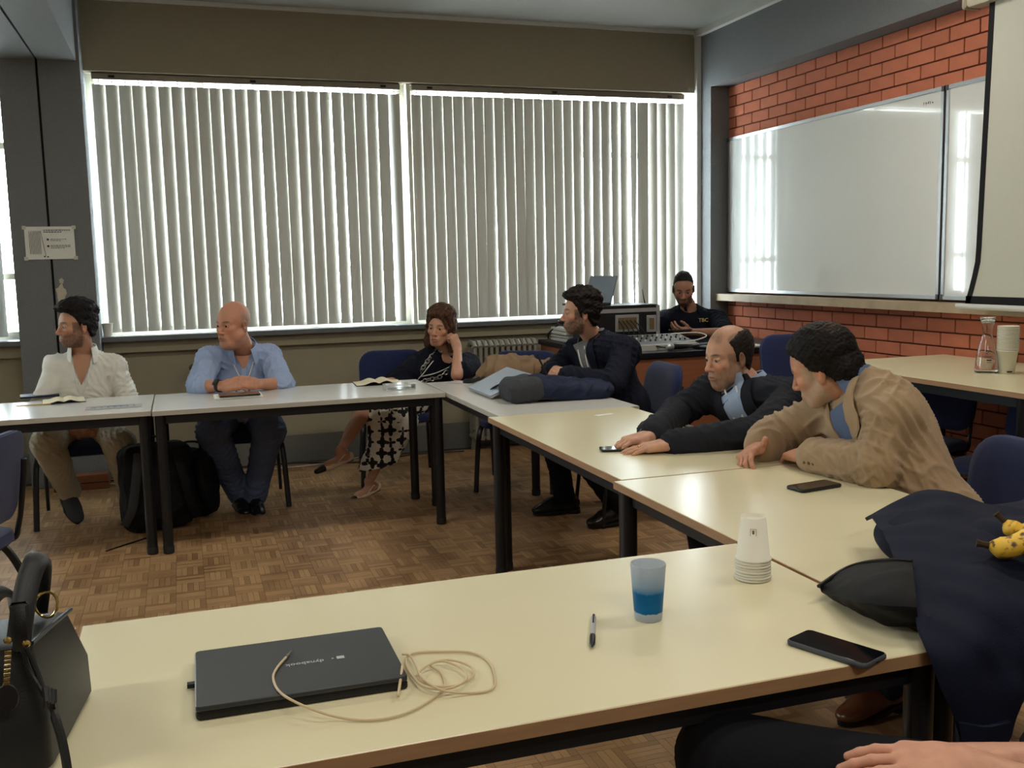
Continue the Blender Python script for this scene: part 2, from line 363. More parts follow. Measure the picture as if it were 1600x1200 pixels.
# ---- whiteboards, screen
m_board = mat('whiteboard_enamel', srgb(226, 228, 225), .10, vary=.02, spec=.8, coat=1.0)
def whiteboard(y0, y1, z0, z1, label):
    t = thing('whiteboard', label, 'whiteboard', (BX-.004, (y0+y1)/2, z0)); h = z1-z0; w2 = (y1-y0)/2
    m = MB(); m.box(-.016, 0, -w2+.012, w2-.012, .012, h-.012); m.build('writing_surface', m_board, t, False)
    for a in ((-.024, .002, -w2, w2, 0, .022), (-.024, .002, -w2, w2, h-.022, h), (-.0235, .002, -w2, -w2+.022, .022, h-.022), (-.0235, .002, w2-.022, w2, .022, h-.022)):
        m = MB(); m.box(*a); m.build('frame_rail', m_alu, t, False)
    for a in (-1, 1):
        for zz in (0, h-.03):
            m = MB(); m.box(-.028, .002, a*w2-.016, a*w2+.016, zz, zz+.03); m.build('corner_cap', mat('cap_grey', srgb(80, 82, 84), .5), t, False)
    return t
wb1 = whiteboard(4.755, 7.14, 1.163, 2.40, 'wide glossy whiteboard reflecting the window blinds')
m = MB(); rr_ = np.random.default_rng(3)
for s_ in range(5): m.tube(catmull([(-.0175, -1.10+s_*.018+.01*rr_.random(), 1.15+.02*rr_.random()) for _ in range(4)], 4), .0018, 4)
m.build('pen_scribble', mat('marker_ink', srgb(60, 60, 66), .6), wb1)
whiteboard(2.35, 4.735, 1.163, 2.40, 'second glossy whiteboard partly hidden behind the pulled-down screen')
ps = thing('projection_screen', 'white pull-down projection screen with black border hanging before the whiteboards', 'screen', (4.08, 3.2, 1.10))
m_scr = mat('screen_cloth', srgb(196, 196, 184), .8, vary=.03); m_blk = mat('screen_black', srgb(16, 16, 20), .8)
def wob(z): return (.018*math.exp(-((z-.34)/.16)**2))
def yl(z): return 1.062+ (.085*max(0, 1-z/.30)**1.2 if z < .30 else -.035*(z-.3)/1.3)
zs = np.linspace(.055, 1.66, 22)
m = MB(); m.sheet([[(-wob(z)*(1-abs(u)) , yl(z)*0+u, z) for u in np.linspace(-1.05, yl(z), 13)] for z in zs], .002)
m.build('cloth', m_scr, ps)
m = MB(); m.sheet([[(-.0022, u, z) for u in (yl(z)-.032, yl(z)+.004)] for z in zs], .002); m.build('border', m_blk, ps)
m = MB(); m.sheet([[(-.0022, u, z) for u in np.linspace(-1.0, yl(.06), 5)] for z in (.056, .10)], .002); m.build('border', m_blk, ps)
m = MB(); m.box(-.02, .016, -1.08, 1.19, .028, .058, .005); m.build('bottom_bar', m_white, ps)
m = MB(); m.box(-.06, .045, -1.1, 1.14, 1.62, 1.72, .012); m.build('case', mat('screen_case', srgb(190, 182, 160), .5), ps)
m = MB(); m.box(-.064, .049, 1.135, 1.165, 1.615, 1.725, .008); m.build('end_cap', mat('screen_cap', srgb(170, 160, 138), .5), ps)

# ---- paper notice on the column
sg = thing('paper_notice', 'white paper notice with line drawing taped on the grey column', 'notice', (-.792, 7.126, 1.528))
m_paper = mat('paper_white', srgb(226, 226, 218), .8, vary=.02); m_ink = mat('ink_dark', srgb(64, 64, 68), .8)
m = MB(); m.sheet([[(x, -.0015-.004*abs(x)*(.2+z), z) for x in np.linspace(-.149, .149, 7)] for z in np.linspace(0, .212, 5)], .0006); m.build('sheet', m_paper, sg)
m = MB()
for k in range(8): m.box(-.122+k*.009, -.1195+k*.009, -.0042, -.0034, .035, .185)
m.tube([(-.052, -.0038, .185), (-.03, -.0038, .02)], .0012, 4)
m.build('line_drawing', m_ink, sg, False)
for (x, z_, s_) in ((-.012, .128, .007), (-.012, .085, .007), (-.038, .018, .005), (-.018, .016, .005)):
    m = MB(); m.lathe([(.0001, 0), (s_, 0), (s_, .0008), (.0001, .0008)], 12); m.xf(lambda p: rotx(math.pi/2)@p+V((x, -.0034, z_))); m.build('bullet', m_ink, sg, False)
def lines(x0, x1, z_, n, dz, th=.004):
    m = MB(); r2 = random.Random(int(z_*1000))
    for k in range(n):
        x = x0; e = x1-(0 if k < n-1 else .3*(x1-x0))
        while x < e:
            l = r2.uniform(.006, .018); m.box(x, min(x+l, e), -.0044, -.0036, z_-k*dz, z_-k*dz+th); x += l+.004
    return m
lines(-.035, .125, .186, 2, .012, .005).build('heading_text', m_ink, sg, False)
lines(.004, .10, .128, 2, .009, .003).build('body_text', m_ink, sg, False); lines(.004, .12, .088, 3, .009, .003).build('body_text', m_ink, sg, False)
for (x, z_) in ((-.149, .206), (.149, .206), (-.149, .006), (.149, .006)):
    m = MB(); m.box(x-.012, x+.012, -.0034, -.0026, z_-.012, z_+.012); m.build('tape', mat('tape_clear', srgb(200, 198, 186), .3), sg, False)

# ---- radiator
m_rad = mat('radiator_enamel', srgb(150, 146, 136), .45, vary=.08)
rd = thing('radiator', 'old cast-iron column radiator under the window beside the desk', 'radiator', (2.345, 7.245, 0))
for k in range(12):
    s_ = MB(); x = -.245+k*.0445
    for yy in (-.075, 0, .075): s_.tube([(x, yy, .10), (x, yy, .80)], .0145, 8)
    s_.tube([(x, -.085, .80), (x, -.04, .835), (x, .04, .835), (x, .085, .80)], .020, 8); s_.tube([(x, -.085, .10), (x, .085, .10)], .020, 8)
    s_.tube([(x-.022, 0, .16), (x+.022, 0, .16)], .022, 8); s_.tube([(x-.022, 0, .75), (x+.022, 0, .75)], .022, 8)
    s_.build('section', m_rad, rd)
for x in (-.245, .245):
    m = MB()
    m.tube([(x, 0, .10), (x, 0, .0)], [.02, .03], 8)
    m.build('foot', m_rad, rd)
m = MB(); m.tube(catmull([(.26, 0, .75), (.275, 0, .75), (.28, 0, .70), (.28, .02, .40), (.28, .02, .10)], 5), .010, 8); m.build('pipe', m_rad, rd)
def pipe_valve(x, z0, z1, label):
    t = thing('radiator_valve', label, 'valve', (x, 7.30, 0)); m = MB(); m.tube([(0, 0, 0), (0, 0, z0)], .013, 8); m.tube([(0, 0, z0), (-.03, -.02, z0+.01), (-.075, -.05, z0+.012)], [.02, .018, .016], 8)
    m.build('pipe', mat('old_brass', srgb(96, 86, 70), .5, metal=.5), t)
    m = MB(); m.lathe([(.004, -.012), (.026, -.008), (.028, .004), (.01, .012)], 10); m.xf(lambda p: rotx(1.57)@p+V((-.08, -.062, z0+.014))); m.build('wheel_handle', MATS['old_brass'], t)
pipe_valve(.13, .74, .8, 'brass radiator valve on the wall left of the person in the blue shirt')
# ---- fill lamps under the ceiling, unseen, added to brighten tables and people
m_lampb = mat('fill_lamp_body', srgb(220, 220, 216), .5)
def fill_lamp(x, y, power, label):
    t = thing('fill_lamp', label, 'lamp', (x, y, CEIL-.09), group=None)
    m = MB(); m.box(-.62, .62, -.11, .11, .03, .088, .01); m.build('housing', m_lampb, t, False)
    e = bpy.data.materials.get('fill_lamp_glow')
    if not e:
        e = bpy.data.materials.new('fill_lamp_glow'); e.use_nodes = True; e.node_tree.nodes['Principled BSDF'].inputs['Emission Color'].default_value = (1, .93, .8, 1); e.node_tree.nodes['Principled BSDF'].inputs['Emission Strength'].default_value = 3.0
    m = MB(); m.box(-.60, .60, -.095, .095, .012, .03); m.build('diffuser', e, t, False)
    l = bpy.data.lights.new('fill_lamp_light', 'AREA'); l.shape = 'RECTANGLE'; l.size = 1.2; l.size_y = .19; l.energy = power; l.color = (1, .93, .80)
    o = bpy.data.objects.new('fill_lamp_light', l); COL.objects.link(o); o.parent = t; o.location = (0, 0, .008)
FILL_POWER = 26
fill_lamp(.4, 1.0, FILL_POWER*.38, 'added fill lamp above the near table')
fill_lamp(-.1, 4.3, FILL_POWER*.5, 'added fill lamp above the open floor')
fill_lamp(2.7, 4.4, FILL_POWER*.75, 'added fill lamp above the cream tables')
fill_lamp(2.6, 1.6, FILL_POWER*.6, 'added fill lamp near the brick wall')
fill_lamp(-2.6, 1.6, FILL_POWER, 'added fill lamp left of the beam')
fill_lamp(.8, -1.4, FILL_POWER*1.2, 'added fill lamp at the back of the room')

# ================================================================== tables
m_cream = mat('cream_laminate', srgb(222, 214, 180), .24, vary=.025, scale=5, spec=.5)
m_greyl = mat('pale_grey_laminate', srgb(212, 211, 208), .20, vary=.02, scale=5, spec=.5)
m_edge = mat('beech_edge', srgb(168, 132, 98), .5, vary=.2, scale=12, stretch=(1, 1, 8))
m_edgeg = mat('grey_edge', srgb(186, 182, 172), .5, vary=.06)
m_steel = mat('black_steel', srgb(22, 23, 28), .38, vary=.1, spec=.5)
m_cap = mat('foot_rubber', srgb(34, 34, 36), .7)
def table(x0, x1, y0, y1, z, top, edge, label, z0=0.0, inset=.035):
    cx_, cy_ = (x0+x1)/2, (y0+y1)/2; a, b = (x1-x0)/2, (y1-y0)/2; h = z-z0
    t = thing('conference_table', label, 'table', (cx_, cy_, z0))
    m = MB(); m.box(-a+.002, a-.002, -b+.002, b-.002, h-.025, h, .002); tp = m.build('tabletop', top, t, False)
    for q in ((-a, a, -b, -b+.0018), (-a, a, b-.0018, b), (-a, -a+.0018, -b+.0018, b-.0018), (a-.0018, a, -b+.0018, b-.0018)):
        m = MB(); m.box(*q, h-.0245, h-.0012); m.build('edge_band', edge, tp, False)
    i = inset
    for q in ((-a+i, a-i, -b+i, -b+i+.025), (-a+i, a-i, b-i-.025, b-i), (-a+i, -a+i+.025, -b+i+.025, b-i-.025), (a-i-.025, a-i, -b+i+.025, b-i-.025)):
        m = MB(); m.box(*q, h-.072, h-.0255); m.build('frame_rail', m_steel, t, False)
    for sx in (-1, 1):
        for sy in (-1, 1):
            px_, py_ = sx*(a-.036), sy*(b-.036)
            m = MB(); m.lathe([(.026, .03), (.026, h-.0256)], 16, (px_, py_, 0)); lg = m.build('leg', m_steel, t)
            m = MB(); m.lathe([(.024, 0), (.0275, .004), (.0275, .035), (.0265, .038)], 16, (px_, py_, 0)); m.build('foot_cap', m_cap, lg)
    return t
table(-1.60, -.178, 5.185, 5.895, .74, m_greyl, m_edgeg, 'pale grey table in front of the person in the white shirt')
table(-.172, 1.338, 5.165, 5.875, .74, m_greyl, m_edgeg, 'pale grey table in front of the person in the light blue shirt')
table(1.345, 2.055, 4.235, 5.66, .74, m_greyl, m_edgeg, 'pale grey corner table carrying the bags and the silver laptop')
table(1.292, 2.005, 2.797, 4.229, .74, m_cream, m_edge, 'cream table where the person in the dark suit rests his hands')
table(1.262, 1.975, 1.375, 2.791, .74, m_cream, m_edge, 'cream table where the person in the beige jacket leans')
table(-.225, 1.252, 1.335, 2.045, .74, m_cream, m_edge, 'near cream table with the closed black laptop on it')
table(-1.66, -.235, 1.335, 2.045, .74, m_cream, m_edge, 'cream table under the black handbag at the left edge')
table(3.34, 4.27, 3.20, 4.69, .84, m_cream, m_edge, 'cream table by the brick wall with carafe and paper cups')

# ================================================================== chairs
m_blue = mat('blue_upholstery', srgb(28, 39, 82), .85, vary=.15, scale=60, bump=.3, bscale=600, sheen=.15)
m_shell = mat('chair_shell', srgb(20, 22, 30), .6)
def cushion(w_, h_, t_, r, crown, nu=11, nv=9):
    # pillow-like panel in the xz plane, front towards +y
    m = MB(); out = rrect(0, 0, w_, h_, r, 6)
    def ring(sc_, y): return [(x*sc_, y, z_*sc_) for x, z_ in out]
    m.rings([ring(.96, -t_*.5), ring(1.0, -t_*.35), ring(1.0, t_*.2), ring(.97, t_*.42), ring(.85, t_*.5+crown*.45), ring(.55, t_*.5+crown*.85), ring(.2, t_*.5+crown)], True); return m
def make_chair():
    t = thing('stacking_chair', 'x', 'chair')
    s = cushion(.47, .43, .05, .10, .012); s.xf(lambda p: V((p[0], p[2], p[1]+.445-.018*max(0, p[2]-.1)/.115))); s.build('seat', m_blue, t)
    s = cushion(.43, .39, .012, .09, 0); s.xf(lambda p: V((p[0], p[2], p[1]+.414))); s.build('seat_shell', m_shell, t)
    def bend(p): return V((p[0], p[1]+.22*p[0]**2*1.6-.225-.17*(p[2]), p[2]+.685))
    s = cushion(.46, .34, .036, .10, .014); s.xf(bend); s.build('backrest', m_blue, t)
    s = cushion(.455, .335, .010, .10, 0); s.xf(lambda p: bend(p+V((0, -.022, 0)))); s.build('back_shell', m_blue, t)
    for sx in (-1, 1):
        m = MB(); m.tube(catmull([(sx*.245, .225, 0), (sx*.232, .19, .30), (sx*.222, .15, .395), (sx*.215, .08, .408)], 5), .0115, 8, squash=1.4); m.build('leg', m_steel, t)
        m = MB(); m.tube(catmull([(sx*.245, -.30, 0), (sx*.232, -.21, .25), (sx*.222, -.14, .385), (sx*.215, -.06, .408)], 5), .0115, 8, squash=1.4); m.build('leg', m_steel, t)
        m = MB(); m.tube(catmull([(sx*.215, .10, .408), (sx*.212, -.16, .412), (sx*.20, -.215, .48), (sx*.18, -.255, .66), (sx*.17, -.268, .74)], 5), .0105, 8); m.build('back_upright', m_steel, t)
    for y in (.09, -.10):
        m = MB(); m.tube([(-.217, y, .402), (.217, y, .402)], .010, 8); m.build('cross_bar', m_steel, t)
    return t
proto_chair = make_chair(); first_chair = [True]
def chair(x, y, face_deg, label, z=0.0):
    # face_deg: heading the sitter faces, 0 = +Y, 90 = -X
    if first_chair[0]: o = proto_chair; first_chair[0] = False
    else: o = copy_tree(proto_chair)
    o.location = (x, y, z); o.rotation_euler = (0, 0, math.radians(face_deg)); tag(o, label, 'chair', 'blue stacking chairs'); return o
chair(-.60, 6.17, 180, 'blue chair under the person in the white shirt')
chair(.30, 6.18, 180, 'blue chair under the person in the light blue shirt')
chair(1.33, 6.47, 172, 'blue chair under the person in the dark top')
chair(-1.42, 6.15, 185, 'empty blue chair behind the table at the left edge')
chair(2.33, 4.98, 85, 'blue chair under the person in the navy blazer')
chair(2.42, 3.45, 90, 'blue chair under the person in the dark suit')
chair(2.20, 2.30, 88, 'blue chair under the person in the beige jacket')
chair(2.02, 5.92, 150, 'empty blue chair pushed under the corner table')
chair(-.905, 3.97, 74, 'blue chair seen from behind at the left edge of the floor')
CH0 = chair(3.74, 4.30, 100, 'blue chair tucked under the far end of the table by the brick wall')
CH1 = chair(3.70, 3.62, 88, 'blue chair tucked under the near end of the table by the brick wall')
chair(3.96, 2.88, 92, 'blue chair against the brick wall behind the carafe table')
chair(3.60, 5.02, 178, 'blue chair standing behind the head of the person in beige', z=.10)
for c_ in (CH0, CH1): c_.scale = (.93, .93, .93)
chair(1.46, .76, 68, 'blue chair under the person at the lower right corner')
chair(3.70, 6.86, 165, 'blue chair under the person in the navy polo shirt', z=.10)

# ================================================================== lecturer desk
m_desk = mat('desk_veneer', srgb(142, 88, 60), .4, vary=.25, scale=5, stretch=(1, 1, 9))
m_dtop = mat('desk_top_black', srgb(20, 20, 26), .3, vary=.1)
dk = thing('lecturer_desk', 'brown veneer lecturer desk with black top beside the windows', 'desk', (2.64, 5.70, .10))
for q in ((0, 1.42, 0, .02, 0, .70), (0, .02, .02, 1.48, 0, .70), (.40, .42, 1.0, 1.48, 0, .70), (1.40, 1.42, .02, .98, 0, .70)):
    m = MB(); m.box(*q); m.build('panel', m_desk, dk, False)
m = MB(); m.box(-.015, 1.435, -.015, 1.0, .701, .74, .004); m.build('desk_top', m_dtop, dk, False)
m = MB(); m.box(-.015, .43, 1.001, 1.50, .701, .74, .004); m.build('desk_wing_top', m_dtop, dk, False)
for k in range(3):
    m = MB(); m.box(.022, .024, .06+k*.3, .34+k*.3, .1, .6)
m = MB(); m.box(.04, 1.38, -.006, -.001, .34, .346); m.build('panel_groove', m_black, dk, False)

# ================================================================== implicit-surface modelling for soft things
def smin(a, b, k):
    h = np.clip(.5+.5*(b-a)/k, 0, 1); return b*(1-h)+a*h-k*h*(1-h)
class Field:
    def __init__(s, lo, hi, res):
        s.lo = V(lo); s.res = res; s.n = np.maximum(4, np.ceil((V(hi)-s.lo)/res).astype(int)+1)
        s.D = np.full(s.n, .2, np.float32)
    def blk(s, lo, hi):
        i0 = np.clip(np.floor((V(lo)-s.lo)/s.res).astype(int), 0, s.n); i1 = np.clip(np.ceil((V(hi)-s.lo)/s.res).astype(int)+1, 0, s.n)
        if np.any(i1 <= i0): return None
        ax = [(s.lo[a]+s.res*np.arange(i0[a], i1[a])).astype(np.float32) for a in range(3)]
        return tuple(slice(i0[a], i1[a]) for a in range(3)), ax[0][:, None, None], ax[1][None, :, None], ax[2][None, None, :]
    def put(s, fn, lo, hi, k=.015, sub=False, pad=None):
        p = pad if pad is not None else k*1.5+3*s.res
        b = s.blk(V(lo)-p, V(hi)+p)
        if b is None: return
        sl, x, y, z = b; d = fn(x, y, z); A = s.D[sl]
        s.D[sl] = -smin(-A, d, k) if sub else smin(A, d, k)
    def cone(s, a, b, ra, rb=None, k=.015, sub=False, flat=None, fs=1.0):
        a = V(a); b = V(b); rb = ra if rb is None else rb; ab = b-a; L2 = ab@ab+1e-12; R = max(ra, rb)*max(1, fs)
        if flat is not None: fl = nrm(flat)
        def fn(x, y, z):
            X, Y, Z = x-a[0], y-a[1], z-a[2]
            t = np.clip((X*ab[0]+Y*ab[1]+Z*ab[2])/L2, 0, 1); X = X-t*ab[0]; Y = Y-t*ab[1]; Z = Z-t*ab[2]
            q = X*X+Y*Y+Z*Z
            if flat is not None:
                n_ = X*fl[0]+Y*fl[1]+Z*fl[2]; q = q-n_*n_+(n_/fs)**2
            return ((np.sqrt(q)-(ra+(rb-ra)*t))*min(1, fs)).astype(np.float32)
        s.put(fn, np.minimum(a, b)-R, np.maximum(a, b)+R, k, sub)
    def ell(s, c, r, R=None, k=.015, sub=False):
        c = V(c); r = V(r); M = np.eye(3) if R is None else np.asarray(R); R_ = np.max(r)     # M columns: local axes in world
        def fn(x, y, z):
            X, Y, Z = x-c[0], y-c[1], z-c[2]
            u = X*M[0, 0]+Y*M[1, 0]+Z*M[2, 0]; v = X*M[0, 1]+Y*M[1, 1]+Z*M[2, 1]; w_ = X*M[0, 2]+Y*M[1, 2]+Z*M[2, 2]
            k0 = np.sqrt((u/r[0])**2+(v/r[1])**2+(w_/r[2])**2); k1 = np.sqrt((u/r[0]**2)**2+(v/r[1]**2)**2+(w_/r[2]**2)**2)+1e-6
            return (k0*(k0-1)/k1).astype(np.float32)
        ext = np.abs(M)@r
        s.put(fn, c-ext, c+ext, k, sub)
    def box(s, c, h, r=.005, R=None, k=.01, sub=False):
        c = V(c); h = V(h)-r; M = np.eye(3) if R is None else np.asarray(R)
        def fn(x, y, z):
            X, Y, Z = x-c[0], y-c[1], z-c[2]
            q = [np.abs(X*M[0, i]+Y*M[1, i]+Z*M[2, i])-h[i] for i in range(3)]
            o = np.sqrt(np.maximum(q[0], 0)**2+np.maximum(q[1], 0)**2+np.maximum(q[2], 0)**2)
            return (o+np.minimum(np.maximum(q[0], np.maximum(q[1], q[2])), 0)-r).astype(np.float32)
        e = np.abs(M)@(h+r); s.put(fn, c-e, c+e, k, sub)
    def cut(s, fn):           # keep only where fn <= 0
        sl, x, y, z = s.blk(s.lo, s.lo+s.res*(s.n-1)); s.D = np.maximum(s.D, fn(x, y, z).astype(np.float32))
    def mesh(s):
        D = s.D.copy(); D[0] = D[-1] = .2; D[:, 0] = D[:, -1] = .2; D[:, :, 0] = D[:, :, -1] = .2
        I = D < 0; c = np.zeros(s.n-1, np.int8)
        for dx in (0, 1):
            for dy in (0, 1):
                for dz in (0, 1): c += I[dx:dx+s.n[0]-1, dy:dy+s.n[1]-1, dz:dz+s.n[2]-1]
        act = (c > 0) & (c < 8); idx = np.argwhere(act)
        if len(idx) == 0: return np.zeros((0, 3)), np.zeros((0, 4), int)
        cs = [(dx, dy, dz) for dx in (0, 1) for dy in (0, 1) for dz in (0, 1)]
        val = np.stack([D[idx[:, 0]+a, idx[:, 1]+b, idx[:, 2]+e] for a, b, e in cs], 1)
        acc = np.zeros((len(idx), 3)); cnt = np.zeros(len(idx))
        for i in range(8):
            for j in range(i+1, 8):
                if sum(abs(cs[i][q]-cs[j][q]) for q in range(3)) != 1: continue
                a, b = val[:, i], val[:, j]; m_ = (a < 0) != (b < 0); t = np.where(m_, a/np.where(m_, a-b, 1), 0)
                P = V(cs[i])+t[:, None]*(V(cs[j])-V(cs[i])); acc += P*m_[:, None]; cnt += m_
        Vt = s.lo+s.res*(idx+acc/cnt[:, None])
        mp_ = np.full(s.n-1, -1, np.int32); mp_[tuple(idx.T)] = np.arange(len(idx)); fs = []
        for ax in range(3):
            u, v = (ax+1) % 3, (ax+2) % 3
            A = np.moveaxis(I, ax, 0); d = A[:-1] != A[1:]; d = np.moveaxis(d, 0, ax)
            e = np.argwhere(d); e = e[(e[:, u] > 0) & (e[:, v] > 0) & (e[:, u] < s.n[u]-1) & (e[:, v] < s.n[v]-1)]
            def at(du, dv):
                q = e.copy(); q[:, u] -= du; q[:, v] -= dv; return mp_[tuple(q.T)]
            Q = np.stack([at(1, 1), at(0, 1), at(0, 0), at(1, 0)], 1); ins = I[tuple(e.T)]
            Q[~ins] = Q[~ins][:, ::-1]; fs.append(Q)
        return Vt, np.concatenate(fs)
def vnormals(Vt, Q):
    n = np.cross(Vt[Q[:, 2]]-Vt[Q[:, 0]], Vt[Q[:, 3]]-Vt[Q[:, 1]]); N_ = np.zeros_like(Vt)
    for i in range(4): np.add.at(N_, Q[:, i], n)
    return N_/(np.linalg.norm(N_, axis=1, keepdims=True)+1e-12)
def relax(Vt, Q, it=1, w_=.5):
    for _ in range(it):
        S = np.zeros_like(Vt); C = np.zeros(len(Vt))
        for i in range(4):
            j = (i+1) % 4; np.add.at(S, Q[:, i], Vt[Q[:, j]]); np.add.at(S, Q[:, j], Vt[Q[:, i]]); np.add.at(C, Q[:, i], 1); np.add.at(C, Q[:, j], 1)
        Vt = Vt*(1-w_)+w_*S/C[:, None]
    return Vt
def np_mesh(name, Vt, Q, col=None):
    me = bpy.data.meshes.new(name); n = len(Vt); f = len(Q)
    me.vertices.add(n); me.vertices.foreach_set('co', np.ascontiguousarray(Vt, np.float32).ravel())
    me.loops.add(f*4); me.loops.foreach_set('vertex_index', np.ascontiguousarray(Q, np.int32).ravel())
    me.polygons.add(f); me.polygons.foreach_set('loop_start', np.arange(0, f*4, 4, dtype=np.int32))
    try: me.polygons.foreach_set('loop_total', np.full(f, 4, np.int32))
    except Exception: pass
    me.polygons.foreach_set('use_smooth', np.ones(f, bool))
    if col is not None:
        a = me.color_attributes.new('Col', 'FLOAT_COLOR', 'POINT'); a.data.foreach_set('color', np.concatenate([col, np.ones((n, 1))], 1).astype(np.float32).ravel())
    me.update(calc_edges=True); me.validate(); return me
def soft(name, fld, material, parent, origin=(0, 0, 0), disp=None, it=1, col=None, parts=None):
    Vt, Q = fld.mesh() if parts is None else parts
    if it: Vt = relax(Vt, Q, it)
    if disp is not None:
        N_ = vnormals(Vt, Q); Vt = Vt+N_*disp(Vt, N_)[:, None]
    c = col(Vt) if col is not None else None
    me = np_mesh(name, Vt-V(origin), Q, c); o = bpy.data.objects.new(name, me); COL.objects.link(o)
    if material: me.materials.append(material)
    if parent is not None: o.parent = parent
    return o
_wv = {}
def waves(P, freq, seed, n=7, dirs=None, spread=.35):
    key = (seed, n)
    r = np.random.default_rng(seed); out = np.zeros(len(P))
    for i in range(n):
        d = nrm(r.normal(size=3)) if dirs is None else nrm(V(dirs)+spread*r.normal(size=3))
        out += np.sin((P@d)*freq*r.uniform(.6, 1.5)+r.uniform(0, 6.28)+1.2*np.sin((P@nrm(r.normal(size=3)))*freq*.45+r.uniform(0, 6)))
    return out/n**.5

# ================================================================== people
def sst(a, b, x): t = np.clip((x-a)/(b-a), 0, 1); return t*t*(3-2*t)
m_skin = vcol_mat('skin', .48, .4, bump=.12, bscale=300)
m_hair = vcol_mat('hair', .6, .18, bump=.5, bscale=260)
m_eyew = mat('eye_white', srgb(168, 158, 148), .3, vary=.02); m_iris = mat('eye_iris', srgb(46, 32, 24), .15, vary=.1)
def lin(c): return np.array(srgb(*c)[:3])
def mixc(c, col, m): return c*(1-m[:, None])+col[None, :]*m[:, None]
def head_field(neck_l, sp):
    f = Field((-.11, -.15, min(-.22, neck_l[2]-.04)), (.11, .14, .15), .0029)
    jw = sp.get('jaw', 1.0); fat = sp.get('fat', 0.0)
    f.ell((0, -.016, .034), (.073, .094, .088), k=.01)
    f.ell((0, .022, .012), (.064, .066, .070), k=.02)
    f.ell((0, .028, -.045), (.056*jw, .060, .066), k=.02)
    f.ell((0, .052, -.096), (.030*jw, .028, .022), k=.022)
    for s in (-1, 1):
        f.cone((s*.055*jw, -.005, -.052), (s*.022, .058, -.100), .017, .014, k=.025)
        f.ell((s*.040, .052, -.026), (.022, .022, .018), k=.018)
        f.cone((s*.044, .060, .017), (s*.010, .079, .014), .0095, .009, k=.012)
        if fat: f.ell((s*.048, .025, -.065), (.026*fat+.01, .034, .034), k=.02)
    if fat: f.ell((0, .035, -.112), (.045*fat+.01, .045, .026), k=.03)
    f.cone((0, .080, .008), (0, .104, -.034), .0068, .0105, k=.010); f.ell((0, .103, -.038), (.0115, .010, .0095), k=.006)
    for s in (-1, 1):
        f.ell((s*.0115, .093, -.041), (.0075, .010, .0075), k=.005)
        f.ell((s*.031, .090, -.003), (.0165, .018, .011), k=.010, sub=True)
        f.cone((s*.019, .078, .0035), (s*.043, .0738, .0020), .0056, .0050, k=.004)      # upper lid
        f.cone((s*.020, .0765, -.0095), (s*.042, .0725, -.0095), .0046, .0040, k=.005)    # lower lid
        f.ell((s*.0055, .101, -.0465), (.0030, .0042, .0025), k=.003, sub=True)
    f.ell((0, .078, -.072), (.030, .015, .020), k=.014)
    for i in range(4):
        x0, x1 = -.021+i*.0105, -.0105+i*.0105; q = lambda x: .0915-14*x*x
        f.cone((x0, q(x0), -.0685-6*x0*x0), (x1, q(x1), -.0685-6*x1*x1), .0046, k=.004)
        f.cone((x0, q(x0)-.001, -.0795+5*x0*x0), (x1, q(x1)-.001, -.0795+5*x1*x1), .0052, k=.004)
        f.cone((x0, q(x0)+.0042, -.0738), (x1, q(x1)+.0042, -.0738), .0016, k=.0035, sub=True)
    for s in (-1, 1):
        R = rotz(-s*.35)@rotx(-.12)
        f.ell((s*.0775, -.012, -.012), (.0095, .0175, .0305), R, k=.008); f.ell((s*.074, -.010, -.036), (.007, .010, .012), R, k=.008)
        f.ell((s*.086, -.006, -.008), (.006, .0105, .018), R, k=.005, sub=True)
    f.cone((0, -.018, -.065), neck_l, .052*sp.get('neck_w', 1), .058*sp.get('neck_w', 1), k=.03)
    return f
def face_colors(P, sp):
    x, y, z = P[:, 0], P[:, 1], P[:, 2]; ax = np.abs(x)
    sk = lin(sp['skin']); c = np.repeat(sk[None], len(P), 0)
    red = np.exp(-((ax-.042)/.018)**2-((z+.032)/.02)**2)*(y > .03)+.8*np.exp(-((ax)/.012)**2-((z+.036)/.012)**2)*(y > .085)+(ax > .068)*.5*np.exp(-((z+.012)/.03)**2)
    c = mixc(c, sk*np.array([1.12, .78, .72]), np.clip(red*.7, 0, .8))
    n = .5+.5*waves(P, 420, 5, 6)
    if sp.get('beard') is not None:
        m = sst(-.036, -.060, z-.25*(ax-.03))*sst(.0, .02, y+.02*(z < -.06)) * (z > -.125)
        m = np.maximum(m, sst(.052, .064, ax)*sst(-.012, .006, y)*(y < .045)*sst(.03, .01, z)*(z < .02)*(z > -.07))
        must = np.exp(-((z+.058)/.0075)**2)*(ax < .034)*(y > .07); m = np.maximum(m*(1-.85*np.exp(-((z+.052)/.008)**2)*(ax < .02)), must)
        m = m*(1-np.exp(-((z+.074)/.0085)**2-(x/.020)**2)*(y > .07)); m *= sp.get('beard_a', .8)*(.75+.25*n)
        c = mixc(c, lin(sp['beard']), np.clip(m, 0, 1))
    lip = np.exp(-((z+.074)/.0095)**4-(x/.023)**4)*(y > .074); c = mixc(c, lin(sp.get('lips', (150, 84, 74))), lip*.75)
    line = np.exp(-((z+.0738)/.0017)**2-(x/.023)**4)*(y > .074); c = mixc(c, sk*.25, line*.8)
    brow = np.exp(-((z-(.020-.9*(ax-.028)**2*8+.05*(ax-.03)))/.0042)**2-((ax-.031)/.0185)**4)*(y > .045); c = mixc(c, lin(sp.get('brow', (48, 36, 30))), np.clip(brow*1.0, 0, .92))
    if sp.get('scalp') is not None:
        fn, colr, a = sp['scalp']; c = mixc(c, lin(colr), np.clip(fn(x, y, z), 0, 1)*a*(.7+.3*n))
    return c
